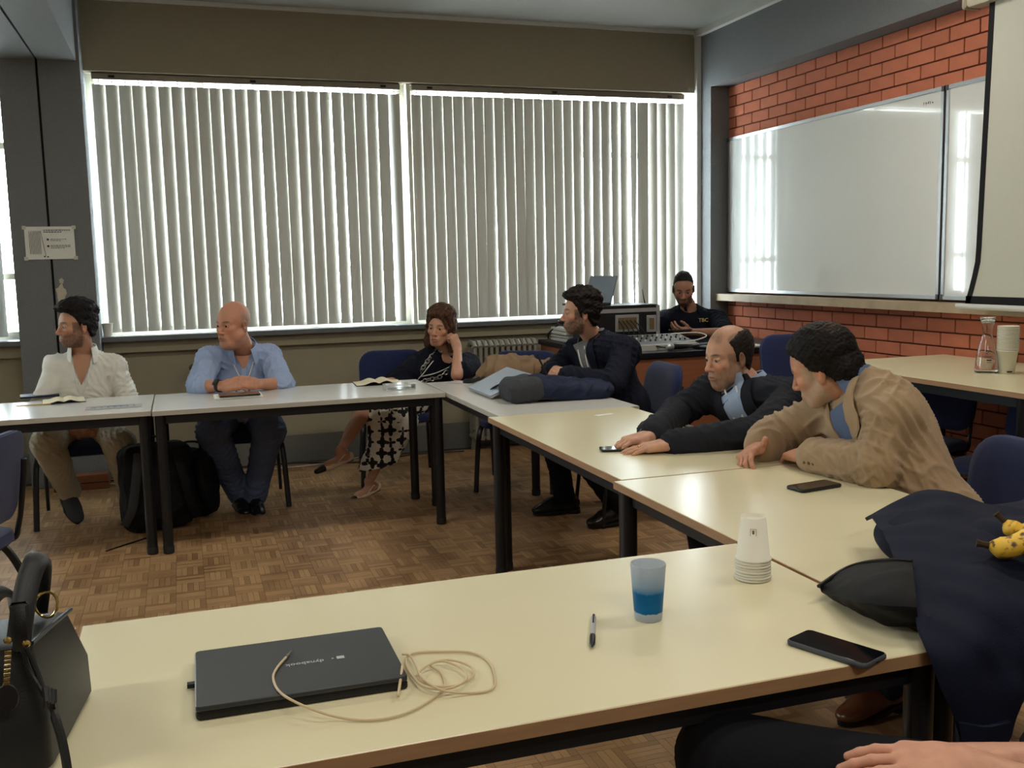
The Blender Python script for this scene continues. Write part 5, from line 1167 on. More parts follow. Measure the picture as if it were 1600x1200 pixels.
# ---- paper cups
m_pcup = mat('paper_cup', srgb(224, 220, 206), .7, vary=.03)
def cup_mesh(r0, r1, h): # r0 base radius, r1 mouth radius, standing upright
    m = MB(); m.lathe([(.0005, .006), (r0-.001, .006), (r0-.001, 0), (r0, 0), (r1, h-.0042), (r1+.0028, h-.0042), (r1+.0032, h-.001), (r1+.0012, h), (r1-.001, h-.001), (r0-.0016, .008), (.0005, .008)], 28, cap=False); return m
sp0 = onz(1176, 903, TZ); inv = cup_mesh(.0265, .036, .094).xf(lambda p: V((p[0], -p[1], .094-p[2]))).mesh('paper_cup'); inv.materials.append(m_pcup); inv.polygons.foreach_set('use_smooth', [True]*len(inv.polygons))
for k in range(8):
    o = bpy.data.objects.new('paper_cup', inv); COL.objects.link(o); o.location = (sp0[0]+.0006*math.sin(k*2), sp0[1]+.0006*math.cos(k*3), TZ+k*.0062)
    if k < 7: tag(o, 'white paper cup nested upside down in the stack, only its rim showing', 'cup', 'nested paper cups on the near table')
    else:
        tag(o, 'topmost upside-down white paper cup of the stack on the near table', 'cup', 'upside-down paper cups on the near table')
        tp = MB(); tp.box(-.0055, .0055, -.0006, .0006, -.0065, .0065); ang = math.atan2(-sp0[1], -sp0[0]); R_ = rotz(ang+math.pi/2)@rotx(.10)
        for q in ((-.0065, .0065, .007, .0076), (-.0065, .0065, -.0076, -.007), (-.0065, -.0059, -.007, .007), (.0059, .0065, -.007, .007), (-.002, .002, -.004, .004)):
            tp = MB(); tp.box(q[0], q[1], -.0004, .0004, q[2], q[3]); tp.xf(lambda p: R_@p+V((math.cos(ang)*.0300, math.sin(ang)*.0300, .066))); tp.build('printed_mark', mat('print_brown', srgb(120, 104, 84), .7), o, False)
# ---- pen
pa, pb = onz(928, 963, TZ), onz(925, 1020, TZ); d_ = nrm(pb-pa); pn = thing('ballpoint_pen', 'clear ballpoint pen with black grip on the near table', 'pen', tuple((pa+pb)/2), math.atan2(d_[1], d_[0])-math.pi/2)
m = MB(); m.tube([(0, -.070, .0055), (0, .025, .0055)], .0050, 10); m.build('barrel', mat('clear_barrel', srgb(168, 170, 174), .15, vary=.02), pn)
m = MB(); m.tube([(0, .025, .0055), (0, .060, .0055), (0, .070, .0055), (0, .078, .0055)], [.0055, .0055, .003, .001], 10); m.build('grip', m_dark, pn)
m = MB(); m.tube([(0, -.082, .0055), (0, -.070, .0055)], .003, 8); m.build('push_button', m_dark, pn); m = MB(); m.box(-.0015, .0015, -.072, -.030, .0105, .0122); m.build('clip', m_dark, pn, False)
# ---- phones
m_scr2 = mat('phone_glass', srgb(8, 9, 12), .08, vary=.02, spec=.6)
def phone(label, c, rz, case=(70, 74, 82), w_=.075, l_=.158, h_=.0095):
    t = thing('phone', label, 'phone', tuple(c), rz); rslab(w_, l_, h_, .011, .0025).build('case', mat('phone_case_%d' % case[0], srgb(*case), .5), t)
    o = rslab(w_-.006, l_-.006, .0012, .009, .0004).build('screen', m_scr2, t); o.location = (0, 0, h_-.0006); m = MB(); m.box(-.006, .006, -l_/2-.0003, -l_/2+.001, h_*.35, h_*.6); m.build('port', m_black, t, False); return t
a, b = (onz(1225, 1005, TZ)+onz(1258, 990, TZ))/2, (onz(1391, 1030, TZ)+onz(1358, 1049, TZ))/2; dd = b-a
phone('smartphone in a grey case on the near table', (a+b)/2, math.atan2(dd[1], dd[0])+math.pi/2)
phone('smartphone lying in front of the person in the beige jacket', onz(1272, 762, TZ), math.radians(-82), (34, 34, 36))
c5 = P5.J['wrR']; phone('phone under the hand of the person in the dark suit', (c5[0]-.125, c5[1]-.035, TZ), math.radians(75), (30, 30, 34), h_=.008)
phone('phone held by the person in the navy polo shirt', P7.J['wrL']+V((-.095, -.03, .018)), math.radians(75), (40, 40, 44))
# ---- paper scrap
ps_ = tag(rslab(.095, .035, .0008, .002, .0002).build('paper_slip', m_paper), 'small white paper slip on the cream table', 'paper'); ps_.location = tuple(onz(945, 648, TZ)); ps_.rotation_euler = (0, 0, .2)
# ---- notebook, folder, name holder before the person in white
m_page = mat('notebook_page', srgb(226, 218, 190), .8, vary=.03); m_navyc = mat('navy_cover', srgb(28, 34, 64), .5)
def open_book(label, c, rz, w_, l_, hump=.012, cover=m_navyc):
    t = thing('open_notebook', label, 'notebook', tuple(c), rz); o = rslab(w_*2+.006, l_+.006, .003, .004, .0008).build('cover', cover, t)
    for s_ in (-1, 1):
        G = [[(s_*u*w_, v, .0045+hump*math.exp(-((u-.28)/.28)**2)*(.9 if s_ < 0 else 1.1)) for u in np.linspace(0, 1, 12)] for v in np.linspace(-l_/2, l_/2, 4)]
        m = MB(); m.sheet(G if s_ > 0 else [r[::-1] for r in G], .003); m.build('pages', m_page, t)
    return t
open_book('open notebook with cream pages in front of the person in the white shirt', onz(100, 627, TZ), .12, .105, .19)
fd = slab_thing('dark_folder', 'dark blue folder behind the open notebook at the left', 'folder', onz(62, 619, TZ), .15, .20, .14, .010, m_navyc, 'cover')
pb_ = thing('pencil', 'yellow pencil lying before the open notebook at the left', 'pencil', tuple(onz(52, 634, TZ)), 1.62); m = MB(); m.tube([(0, -.085, .004), (0, .07, .004), (0, .085, .004)], [.0036, .0036, .0008], 6); m.build('shaft', mat('pencil_paint', srgb(206, 172, 96), .5), pb_); m = MB(); m.tube([(0, .085-.17-.02, .004), (0, .085-.17, .004)], .004, 6); m.build('eraser_cap', m_dark, pb_)
nh = thing('name_holder', 'clear acrylic name holder with a grey printed card', 'sign', tuple(onz(178, 636, TZ)), .03)
m_acr = mat('clear_acrylic', srgb(196, 198, 200), .12, vary=.02)
rslab(.27, .115, .003, .003, .0006).build('acrylic_sheet', m_acr, nh); o = rslab(.215, .070, .0008, .002, .0002).build('card', mat('grey_card', srgb(128, 130, 138), .7), nh); o.location = (-.005, .002, .0031)
m = MB()
for k in range(6): m.box(-.085+k*.031, -.062+k*.031, -.022, -.013, .0040, .0044)
m.build('card_lettering', m_paper, nh, False); m = MB(); m.box(-.03, .07, .012, .020, .0040, .0044); m.build('card_lettering', mat('card_blue', srgb(80, 96, 170), .7), nh, False)
# ---- things before the person in blue
tb = slab_thing('white_notepad', 'white notepad under the folded hands of the person in blue', 'notepad', onz(372, 620, TZ), .02, .25, .17, .012, m_paper, 'block')
t2 = slab_thing('tablet', 'black tablet lying on the white notepad', 'tablet', tuple(onz(374, 617.5, TZ+.0125)), .02, .215, .115, .008, m_scr2, 'body', r=.008)
# ---- things before the woman
open_book('open notebook with cream pages in front of the person in the dark top', onz(590, 599, TZ), -.05, .135, .20, hump=.020, cover=m_dark)
wb_ = thing('acrylic_box', 'small clear box lying beside the notebook of the person in the dark top', 'box', tuple(onz(624, 608, TZ)), .04)
for q in ((-.085, .085, -.045, .045, 0, .005), (-.085, .085, -.045, .045, .027, .032), (-.085, -.081, -.045, .045, .005, .027), (.081, .085, -.045, .045, .005, .027)): m = MB(); m.box(*q); m.build('panel', m_acr, wb_, False)
# ---- silver laptop leaning on the backpack
L0, L1 = onz(733, 609, TZ+.004), onz(768, 623, TZ+.004); e1 = nrm(L1-L0); n_ = nrm(np.cross(V((0, 0, 1)), e1)); n_ = n_ if n_[0] > 0 else -n_; th = math.radians(24); up_ = n_*math.cos(th)+V((0, 0, 1))*math.sin(th); no_ = np.cross(e1, up_); no_ = no_ if no_[2] > 0 else -no_
sl = thing('laptop', 'closed silver laptop leaning on the bags of the corner table', 'laptop', tuple((L0+L1)/2)); w2 = np.linalg.norm(L1-L0)/2
def put(mb, off=0): mb.xf(lambda p: e1*p[0]+up_*(p[1]+.125)+no_*(p[2]+off)); return mb
put(rslab(2*w2, .25, .008, .008, .002), 0).build('base', m_silverp, sl); put(rslab(2*w2, .25, .007, .008, .002), .009).build('lid', mat('laptop_silver', srgb(160, 170, 190), .3, metal=.7, vary=.03), sl)

# ================================================================== bags
m_nyl = cloth('navy_nylon', (34, 42, 66), rough=.6, bump=.3, bscale=300); m_gryn = cloth('grey_nylon', (62, 64, 68), rough=.7, bump=.3, bscale=300)
def bumpy(a, fr, seed): return lambda P, N_: a*(np.maximum(0, 1-np.abs(waves(P, fr, seed, 3))*1.2)**1.5)+a*.5*waves(P, fr*.4, seed+1, 4)
org = V((1.74, 4.70, TZ)); bk = thing('backpack', 'navy and grey backpack lying on the corner table', 'backpack', tuple(org))
f = Field((1.4, 4.4, .70), (2.2, 5.0, 1.0), .006); Rb = rotz(-.05)
f.box((1.80, 4.66, .785), (.24, .12, .046), .043, Rb@roty(.08), k=.03); f.cone((1.68, 4.66, .815), (1.90, 4.68, .785), .05, .035, k=.05); f.ell((2.0, 4.64, .78), (.09, .12, .036), k=.03); f.cut(lambda x, y, z: TZ-z+0*x+0*y)
soft('navy_body', f, m_nyl, bk, org, disp=bumpy(.008, 50, 61))
f = Field((1.4, 4.4, .70), (2.0, 5.0, 1.0), .006); f.box((1.605, 4.665, .80), (.095, .125, .060), .05, Rb@roty(-.12), k=.03); f.cut(lambda x, y, z: TZ-z+0*x+0*y); soft('grey_base', f, m_gryn, bk, org, disp=bumpy(.005, 55, 63))
m = MB(); m.tube([p-org for p in catmull([(1.62, 4.78, .84), (1.54, 4.86, .80), (1.52, 4.92, .765), (1.58, 4.95, .762), (1.66, 4.88, .80)], 6)], .011, 8, squash=.5); m.build('shoulder_strap', m_dark, bk)
m = MB(); m.tube([p-org for p in catmull([(1.58, 4.57, .76), (1.70, 4.555, .758), (1.85, 4.56, .757), (1.99, 4.575, .76)], 6)], .006, 6); m.build('zip', m_dark, bk)
org = V((1.88, 5.42, TZ)); bb = thing('canvas_bag', 'brown canvas shoulder bag heaped on the corner table', 'bag', tuple(org)); m_canv = cloth('brown_canvas', (132, 108, 84), rough=.85, vary=.2, scale=10)
f = Field((1.5, 5.1, .70), (2.3, 5.75, 1.05), .0065); f.box((1.87, 5.42, .80), (.21, .14, .055), .05, roty(.06), k=.04); f.ell((1.82, 5.44, .86), (.15, .10, .05), k=.05); f.ell((1.70, 5.42, .80), (.10, .13, .06), k=.04); f.ell((2.02, 5.40, .81), (.08, .11, .05), k=.04); f.cut(lambda x, y, z: TZ-z+0*x+0*y)
soft('bag_body', f, m_canv, bb, org, disp=bumpy(.016, 42, 67))
m = MB(); m.tube([p-org for p in catmull([(1.66, 5.40, .84), (1.62, 5.36, .80), (1.58, 5.44, .762), (1.54, 5.50, .757), (1.60, 5.56, .757)], 6)], .014, 8, squash=.4); m.build('strap', m_dark, bb)
# ---- black backpacks on the floor
m_bnyl = cloth('black_nylon', (20, 21, 25), rough=.65, bump=.3, bscale=300)
def floor_pack(label, c, size, rz, lean, seed, label2=None):
    t = thing('backpack', label, 'backpack', c, rz); w_, d_, h_ = size
    f = Field((-.35, -.35, -.02), (.35, .35, .62), .008); R = rotx(lean)
    f.box(R@V((0, 0, h_/2)), (w_/2, d_/2, h_/2), .07, R, k=.03); f.ell(R@V((0, -d_/2, h_*.36)), (w_*.40, .06, h_*.28), R, k=.03); f.cut(lambda x, y, z: -z+0*x+0*y); soft('pack_body', f, m_bnyl, t, disp=bumpy(.007, 45, seed))
    for s_ in (-1, 1): m = MB(); m.tube([R@V(p) for p in catmull([(s_*w_*.25, -d_*.46-.03, h_*.93), (s_*w_*.33, -d_*.5-.075, h_*.6), (s_*w_*.40, -d_*.5-.06, h_*.3), (s_*w_*.5, -d_*.5-.01, h_*.07+.02)], 6)], .024, 8, squash=.3, up=(0, -1, 0)); m.build('shoulder_strap', m_gryn if s_ < 0 else m_bnyl, t)
    m = MB(); m.tube([R@V(p) for p in catmull([(-.05, 0, h_-.005), (-.04, 0, h_+.035), (.04, 0, h_+.035), (.05, 0, h_-.005)], 5)], .007, 6); m.build('grab_handle', m_dark, t); return t
floor_pack('black backpack standing against the table legs', (-.19, 5.72, .012), (.38, .20, .47), .15, -.06, 71)
floor_pack('black backpack leaning sideways next to the shoes of the person in blue', (.02, 5.96, .012), (.26, .16, .40), -.35, .10, 73)
m = MB(); q_ = [onz(x, y, .004) for x, y in ((236, 838), (205, 848), (180, 856), (166, 861))]; m.tube(catmull(q_, 4), .006, 6, squash=.5); tag(m.build('loose_strap', m_dark), 'loose black strap on the floor beside the standing backpack', 'strap')
# ---- black handbag at the left
m_bag = mat('black_bag_leather', srgb(22, 23, 26), .42, vary=.1, bump=.15, bscale=500, spec=.5)
B0, B1 = onz(147, 1080, TZ), onz(80, 1210, TZ); T0, T1 = ony(108, 956, 1.70), ony(46, 1010, 1.46)
org = V((-.30, 1.56, TZ)); hb = thing('handbag', 'black leather handbag standing at the left end of the near table', 'bag', tuple(org))
sh_ = V((-.26, -.015, 0)); ring_b = [B0, B1, B1+sh_, B0+sh_]; ring_t = [T0, T1, T1+sh_*.70+V((0, 0, .0)), T0+sh_*.70]
def rr(ring, ins, z=None, n=4):
    c = sum(ring)/4; out = []
    for i in range(4):
        p, pv, nx = ring[i], ring[i-1], ring[(i+1) % 4]; a = p+(nrm(pv-p))*.018; b = p+(nrm(nx-p))*.018
        for t in np.linspace(0, 1, n): q = a*(1-t)**2+2*t*(1-t)*p+b*t*t; out.append(c+(q-c)*ins-org if z is None else c+(q-c)*ins+V((0, 0, z))-org)
    return out
mid_r = [ring_b[i]*.55+ring_t[i]*.45+(ring_b[i]-sum(ring_b)/4)*.05 for i in range(4)]
m = MB(); m.rings([rr(ring_b, .93), rr(ring_b, 1.0, .008), rr(mid_r, 1.02), rr(ring_t, 1.0), rr(ring_t, .93, .004)], True); m.build('bag_body', m_bag, hb)
for i in (0,):
    m = MB(); m.tube([p for p in catmull([ring_t[0]-org+V((.003, 0, .004)), (ring_t[0]+ring_t[1])/2-org+V((.004, 0, .006)), ring_t[1]-org+V((.003, 0, .004))], 6)], .0035, 6); m.build('piping', m_bag, hb)
def J3(x, y, Y): return ony(x, y, Y)-org
m = MB(); Hs = catmull([J3(30, 998, 1.44), J3(36, 950, 1.46), J3(45, 905, 1.49), J3(58, 874, 1.52), J3(66, 876, 1.58), J3(64, 915, 1.63), J3(60, 950, 1.66)], 6); m.tube(Hs, .016, 10, squash=.4, up=(.3, -1, 0)); m.build('handle', m_bag, hb)
m = MB(); Hs = catmull([J3(-30, 1010, 1.44), J3(-28, 960, 1.46), J3(-5, 925, 1.49), J3(18, 930, 1.60), J3(24, 955, 1.66)], 6); m.tube(Hs, .013, 10, squash=.4, up=(.3, -1, 0)); m.build('handle', m_bag, hb)
m = MB(); m.box(-.012, .012, -.004, .004, -.04, .03, .004); m.xf(lambda p: J3(32, 975, 1.435)+V((p[0], p[1], p[2]))); m.build('handle_tab', m_bag, hb)
m_goldm = mat('gold_metal', srgb(206, 176, 112), .25, metal=1.0)
for px_, py_ in ((12, 1001), (41, 1006)): m = MB(); m.lathe([(.0005, .004), (.004, .003), (.0055, 0), (.0005, -.002)], 12); m.xf(lambda p: J3(px_, py_, 1.425)+rotx(math.pi/2)@p); m.build('rivet', m_goldm, hb)
m = MB(); c_ = J3(72, 945, 1.60); m.tube([c_+V((.016*math.cos(t), .004*math.sin(2*t), .02*math.sin(t))) for t in np.linspace(0, 2*math.pi, 17)], .0022, 6, cap=False); m.build('ring', m_goldm, hb)
m = MB()
for k in range(9): m.box(-.004, .004, -.002, .002, -.004+k*.006, -.0005+k*.006)
m.xf(lambda p: J3(10, 1072, 1.40)+V((p[0]+.12*p[2], p[1], p[2]))); z_ = m.build('zip_teeth', m_goldm, hb, False); z_['kind'] = 'stuff'
m = MB(); m.lathe([(.0005, -.003), (.013, -.002), (.014, 0), (.013, .002), (.0005, .003)], 14); m.xf(lambda p: J3(12, 1090, 1.40)+rotx(math.pi/2)@V((p[0], p[1]*1.4, p[2]))); m.build('zip_pull', m_bag, hb)
cord = catmull([J3(42, 1012, 1.418), J3(52, 1035, 1.415), J3(62, 1060, 1.41), J3(72, 1088, 1.40), J3(86, 1120, 1.385), J3(98, 1160, 1.37), J3(106, 1205, 1.355), J3(112, 1260, 1.34)], 5); m = MB(); m.tube(cord, [.0035]*len(cord[:20])+[.006]*(len(cord)-20), 7); m.build('drawstring', m_bag, hb)
cord = catmull([J3(36, 1016, 1.418), J3(45, 1046, 1.413), J3(58, 1068, 1.405), J3(74, 1094, 1.395)], 5); m = MB(); m.tube(cord, .0034, 7); m.build('drawstring', m_bag, hb)
m = MB()
for k in range(3): m.tube([J3(72+6*k, 1085+2*k, 1.393)+V((0, 0, .010)), J3(74+5*k, 1092+2*k, 1.388)+V((0, -.004, 0)), J3(72+6*k, 1098, 1.393)-V((0, 0, .006))], .0045, 6)
m.build('knot', m_bag, hb)

# ---- navy jacket heaped over the table corner with a banana on it
m_njk = cloth('navy_softshell', (20, 25, 44), rough=.75, bump=.2, bscale=300); m_lin = cloth('black_lining', (13, 13, 16), rough=.6)
org = V((1.50, 1.60, TZ)); nj = thing('jacket', 'dark navy jacket heaped over the corner of the cream tables', 'jacket', tuple(org))
ctrl = [ # rows from the heap's ridge down to the hanging hem: (px, py, Y)
    [(1352, 812, 1.90), (1400, 786, 1.86), (1452, 768, 1.80), (1530, 786, 1.70), (1620, 815, 1.62), (1720, 850, 1.55)],
    [(1362, 812, 1.84), (1412, 806, 1.76), (1470, 800, 1.68), (1545, 822, 1.58), (1630, 855, 1.50), (1730, 890, 1.46)],
    [(1388, 850, 1.66), (1432, 850, 1.60), (1490, 856, 1.54), (1560, 876, 1.46), (1640, 905, 1.42), (1740, 935, 1.40)],
    [(1412, 925, 1.47), (1450, 925, 1.44), (1505, 925, 1.40), (1570, 935, 1.36), (1650, 950, 1.35), (1745, 965, 1.36)],
    [(1440, 1000, 1.335), (1472, 1000, 1.325), (1520, 1000, 1.315), (1580, 1000, 1.315), (1650, 1000, 1.32), (1740, 1010, 1.33)],
    [(1462, 1065, 1.31), (1488, 1065, 1.30), (1530, 1065, 1.29), (1582, 1062, 1.295), (1640, 1055, 1.305), (1715, 1050, 1.32)],
    [(1486, 1120, 1.305), (1506, 1122, 1.295), (1538, 1124, 1.285), (1578, 1120, 1.29), (1596, 1085, 1.30), (1640, 1062, 1.32)],
    [(1500, 1158, 1.305), (1516, 1162, 1.295), (1540, 1164, 1.287), (1572, 1156, 1.29), (1580, 1120, 1.30), (1600, 1085, 1.32)]]
A = np.array([[ony(*q) for q in r] for r in ctrl])
def grid_up(A, n):
    B = np.array([catmull(list(r), n) for r in A]); return np.array([catmull(list(B[:, j]), n) for j in range(B.shape[1])]).transpose(1, 0, 2)
G = grid_up(A, 7); sh0 = G.shape; Pf = G.reshape(-1, 3); fold = .012*(np.maximum(0, 1-np.abs(waves(Pf, 26, 83, 3, dirs=(1, .2, .1)))*1.3)**1.5)+.004*waves(Pf, 60, 85, 4)
gz = G+fold.reshape(sh0[0], sh0[1], 1)*V((-.25, -.8, .5)); m = MB(); m.sheet(gz-org, .008); m.build('shell', m_njk, nj)
f = Field((1.2, 1.3, .70), (2.3, 2.2, 1.0), .0075)
f.ell((1.62, 1.70, .80), (.19, .18, .070), k=.05); f.ell((1.85, 1.62, .80), (.22, .17, .08), k=.05); f.cone((1.38, 1.60, .775), (1.60, 1.55, .80), .035, .07, k=.05); f.ell((1.72, 1.50, .80), (.25, .11, .07), k=.05)
f.cut(lambda x, y, z: np.maximum(TZ+.001-z, 1.385-y)+0*x); soft('heap', f, m_njk, nj, org, disp=bumpy(.008, 40, 87))
lob = [[(1279, 919, TZ+.030), (1318, 893, TZ+.035), (1352, 882, TZ+.060), (1395, 878, TZ+.085), (1425, 880, TZ+.09)], [(1283, 924, TZ+.020), (1320, 912, TZ+.050), (1356, 905, TZ+.075), (1398, 902, TZ+.09), (1428, 905, TZ+.09)], [(1292, 930, TZ+.012), (1330, 938, TZ+.045), (1368, 945, TZ+.060), (1405, 948, TZ+.065), (1432, 950, TZ+.065)], [(1310, 938, TZ+.006), (1345, 957, TZ+.010), (1378, 971, TZ+.010), (1412, 979, TZ+.010), (1437, 982, TZ+.010)]]
G = grid_up(np.array([[onz(*q) for q in r] for r in lob]), 6); m = MB(); m.sheet(G-org+.002*waves(G.reshape(-1, 3), 90, 5, 4).reshape(G.shape[0], G.shape[1], 1), .006); m.build('open_front', m_lin, nj)
e_ = [onz(*q) for q in lob[0]]; m = MB(); P_ = catmull(e_, 8); m.tube([p-org+V((0, 0, .004)) for p in P_], .004, 6); zp = m.build('zip_tape', m_dark, nj)
m = MB(); m.sheet(grid_up(np.array([[ony(x, y, Y-.012) for x, y, Y in r] for r in ([(1498, 1128, 1.30), (1520, 1132, 1.29), (1545, 1134, 1.285), (1577, 1126, 1.288)], [(1503, 1160, 1.30), (1520, 1164, 1.29), (1543, 1166, 1.285), (1573, 1158, 1.288)])]), 6)-org, .010); m.build('sleeve_cuff', m_njk, nj)
m_ban = bpy.data.materials.new('ripe_banana'); m_ban.use_nodes = True; N, L = nodes_of(m_ban); b_ = N['Principled BSDF']; tc = N.new('ShaderNodeTexCoord'); nz_ = N.new('ShaderNodeTexNoise'); nz_.inputs['Scale'].default_value = 55; nz_.inputs['Detail'].default_value = 5; L.new(tc.outputs['Object'], nz_.inputs['Vector']); rp = N.new('ShaderNodeValToRGB'); rp.color_ramp.elements[0].position = .36; rp.color_ramp.elements[0].color = srgb(78, 46, 22); rp.color_ramp.elements[1].position = .46; rp.color_ramp.elements[1].color = srgb(232, 186, 62); L.new(nz_.outputs['Fac'], rp.inputs[0]); L.new(rp.outputs[0], b_.inputs['Base Color']); b_.inputs['Roughness'].default_value = .5; MATS['ban'] = m_ban
def banana(label, pts, r, grp='bananas on the navy jacket'):
    P = catmull([ony(*q) for q in pts], 7); o0 = P[len(P)//2]; t = thing('banana', label, 'banana', tuple(o0), group=grp); n = len(P); R = [r*(.30+.70*min(1, 4.0*min(i/(n-1), 1-i/(n-1))**.8)) for i in range(n)]; m = MB(); m.tube([p-o0 for p in P], R, 10); m.build('peel', m_ban, t)
    m = MB(); d = nrm(P[0]-P[1]); m.tube([P[0]-o0, P[0]+d*.012-o0, P[0]+d*.022-o0], [r*.35, r*.30, r*.42], 8); m.build('stem', mat('banana_stem', srgb(58, 42, 26), .8), t)
banana('ripe yellow banana lying stem first on the navy jacket', [(1545, 852, 1.455), (1568, 856, 1.44), (1592, 850, 1.43), (1622, 830, 1.43), (1645, 805, 1.44)], .021)
banana('second spotted banana behind the first on the navy jacket', [(1570, 815, 1.50), (1582, 826, 1.49), (1600, 832, 1.48), (1630, 818, 1.48), (1655, 795, 1.49)], .018)

# ================================================================== window sill, wall foot, right table
wc = cup_mesh(.026, .036, .092); o = wc.build('paper_cup', m_pcup); o.location = (-.497, 7.36, .991); tag(o, 'white paper cup on the window sill by the column', 'cup')
bx_ = thing('wooden_block', 'brown wooden block on the floor behind the chair of the person in the white shirt', 'block', (-.70, 7.02, 0.0)); m = MB(); m.box(-.17, .17, -.05, .05, 0, .10, .004); m.build('block_body', m_desk, bx_, False); m = MB(); m.box(-.17, .17, -.052, -.05, .045, .05); m.build('groove', m_black, bx_, False)
m = MB(); m.tube(catmull([(-.9, 7.25, .006), (-.3, 7.18, .006), (.3, 7.28, .006), (.75, 7.26, .006), (1.2, 7.1, .006), (1.6, 7.22, .006), (2.0, 7.2, .006)], 10), .005, 6); tag(m.build('floor_cable', m_dark), 'black cable running along the foot of the window wall', 'cable')
m = MB(); m.tube(catmull([(-.85, 7.16, .005), (-.4, 7.08, .005), (.1, 7.16, .005), (.8, 7.15, .005), (1.2, 7.3, .005)], 10), .0035, 6); tag(m.build('floor_cable', m_lany), 'thin white cable on the floor along the plinth', 'cable')
m_cg = bpy.data.materials.new('carafe_glass'); m_cg.use_nodes = True; b_ = m_cg.node_tree.nodes['Principled BSDF']; b_.inputs['Transmission Weight'].default_value = 1; b_.inputs['Roughness'].default_value = .02; b_.inputs['IOR'].default_value = 1.45; b_.inputs['Base Color'].default_value = (.95, .97, .96, 1)
cz = .841; cp = onz(1541, 582, cz); cf = thing('carafe', 'clear glass carafe with a small blue printed emblem', 'carafe', tuple(cp))
m = MB(); m.lathe([(.0005, 0), (.050, 0), (.055, .004), (.056, .012), (.051, .06), (.040, .12), (.027, .17), (.0225, .20), (.026, .23), (.036, .272), (.0375, .274), (.036, .276), (.0245, .232), (.0205, .20), (.0245, .17), (.0375, .12), (.0485, .06), (.0525, .016), (.0005, .012)], 36, cap=False); go_ = m.build('glass', m_cg, cf); bm_ = bmesh.new(); bm_.from_mesh(go_.data); bmesh.ops.recalc_face_normals(bm_, faces=bm_.faces); bm_.to_mesh(go_.data); bm_.free()
ang = math.atan2(-cp[1], -cp[0]); rg = random.Random(5)
def on_carafe(u, z_): r = np.interp(z_, [0, .012, .06, .12, .17], [.056, .0565, .0518, .0408, .0278]); a = ang+u/.05; return V((r*math.cos(a), r*math.sin(a), z_))
m = MB()
for k in range(18):
    zz = .098+rg.random()*.030; hw_ = .024*(zz-.094)/.034; u = rg.uniform(-hw_, hw_); c_ = on_carafe(u, zz); s_ = rg.uniform(.0012, .0026); m.add([c_+V((0, 0, s_)), c_+V((s_*math.sin(ang), -s_*math.cos(ang), 0)), c_-V((0, 0, s_)), c_-V((s_*math.sin(ang), -s_*math.cos(ang), 0))], [(0, 1, 2, 3)])
e_ = m.build('printed_emblem', mat('emblem_blue', srgb(40, 56, 150), .5, vary=.3), cf, False); e_['kind'] = 'stuff'
for (u0, u1, zz, th) in ((-.024, .024, .082, .002), (.0, .022, .062, .007), (.0, .022, .054, .002)):
    m = MB(); m.sheet([[on_carafe(u, z_)*1.006 for u in np.linspace(u0, u1, 6)] for z_ in (zz, zz+th)], .0004); m.build('printed_line', m_ink, cf, False)
up_m = cup_mesh(.0335, .0475, .115).mesh('paper_cup'); up_m.materials.append(m_pcup); up_m.polygons.foreach_set('use_smooth', [True]*len(up_m.polygons)); cs = onz(1573, 583, cz)
for k in range(17):
    o = bpy.data.objects.new('paper_cup', up_m); COL.objects.link(o); o.location = (cs[0], cs[1], cz+k*.0074)
    if 0 < k: tag(o, 'white paper cup nested in the tall stack beside the carafe', 'cup', 'tall stack of paper cups by the carafe')
    else:
        tag(o, 'lowest white paper cup of the tall stack beside the carafe', 'cup'); ang2 = math.atan2(-cs[1], -cs[0]); m = MB(); R_ = [[V((r*math.cos(ang2+u), r*math.sin(ang2+u), z_)) for u in np.linspace(.0, .75, 6)] for r, z_ in ((.0345, .006), (.0354, .014))]; m.sheet(R_, .0005); m.build('printed_mark', mat('print_dark_red', srgb(84, 46, 40), .7), o, False)

# ================================================================== things on the lecturer desk
dz_ = .8405
for k in range(4):
    c_ = V((2.80+.004*math.sin(k*2.2), 6.90, dz_+k*.0262)); t = thing('white_device', ['lowest', 'second', 'third', 'topmost'][k]+' of the four flat white boxes stacked on the desk', 'box', tuple(c_), .03*math.sin(k*1.7), 'flat white boxes stacked on the desk')
    m = MB(); m.box(-.12, .12, -.17, .17, .001, .0245, .004); m.build('casing', m_white, t, False); m = MB(); m.box(-.1205, .1205, -.1705, .1705, .0002, .002); m.build('seam', m_dark, t, False)
m = MB(); r3 = np.random.default_rng(4); pts = [(2.80+.09*math.cos(a*.9)*(.8+.3*r3.random()), 6.92+.13*math.sin(a*.9), dz_+.112+.030*abs(math.sin(a*.37))+.012*r3.random()) for a in range(46)]; pts += [(2.70, 7.02, dz_+.10), (2.655, 7.05, dz_+.05), (2.66, 7.06, dz_+.012)]
m.tube(catmull(pts, 4), .007, 6); tag(m.build('cable_bundle', m_dark), 'tangled black cable bundle on the stack of white boxes', 'cable')
rk = thing('equipment_case', 'black equipment rack case with socket panel on the desk', 'case', (2.93, 6.42, dz_)); 
m = MB(); m.box(-.26, .26, -.17, .17, 0, .285, .006); m.build('case_body', m_dark, rk, False); m = MB(); m.box(-.262, .262, -.175, -.168, .235, .262); m.build('metal_edge', m_silverp, rk, False); m = MB(); m.box(.238, .264, -.176, -.166, .02, .28); m.build('metal_edge', m_silverp, rk, False)
for (x0, x1, z0, z1) in ((-.08, .10, .10, .22), (.16, .235, .09, .21)):
    m = MB(); m.box(x0, x1, -.182, -.170, z0, z1, .004); o = m.build('latch_plate', m_silverp, rk, False); m = MB(); m.box(x0+.02, x1-.02, -.186, -.181, z0+.02, z1-.02); m.build('latch', mat('latch_brass', srgb(120, 100, 72), .5, metal=.4), o, False)
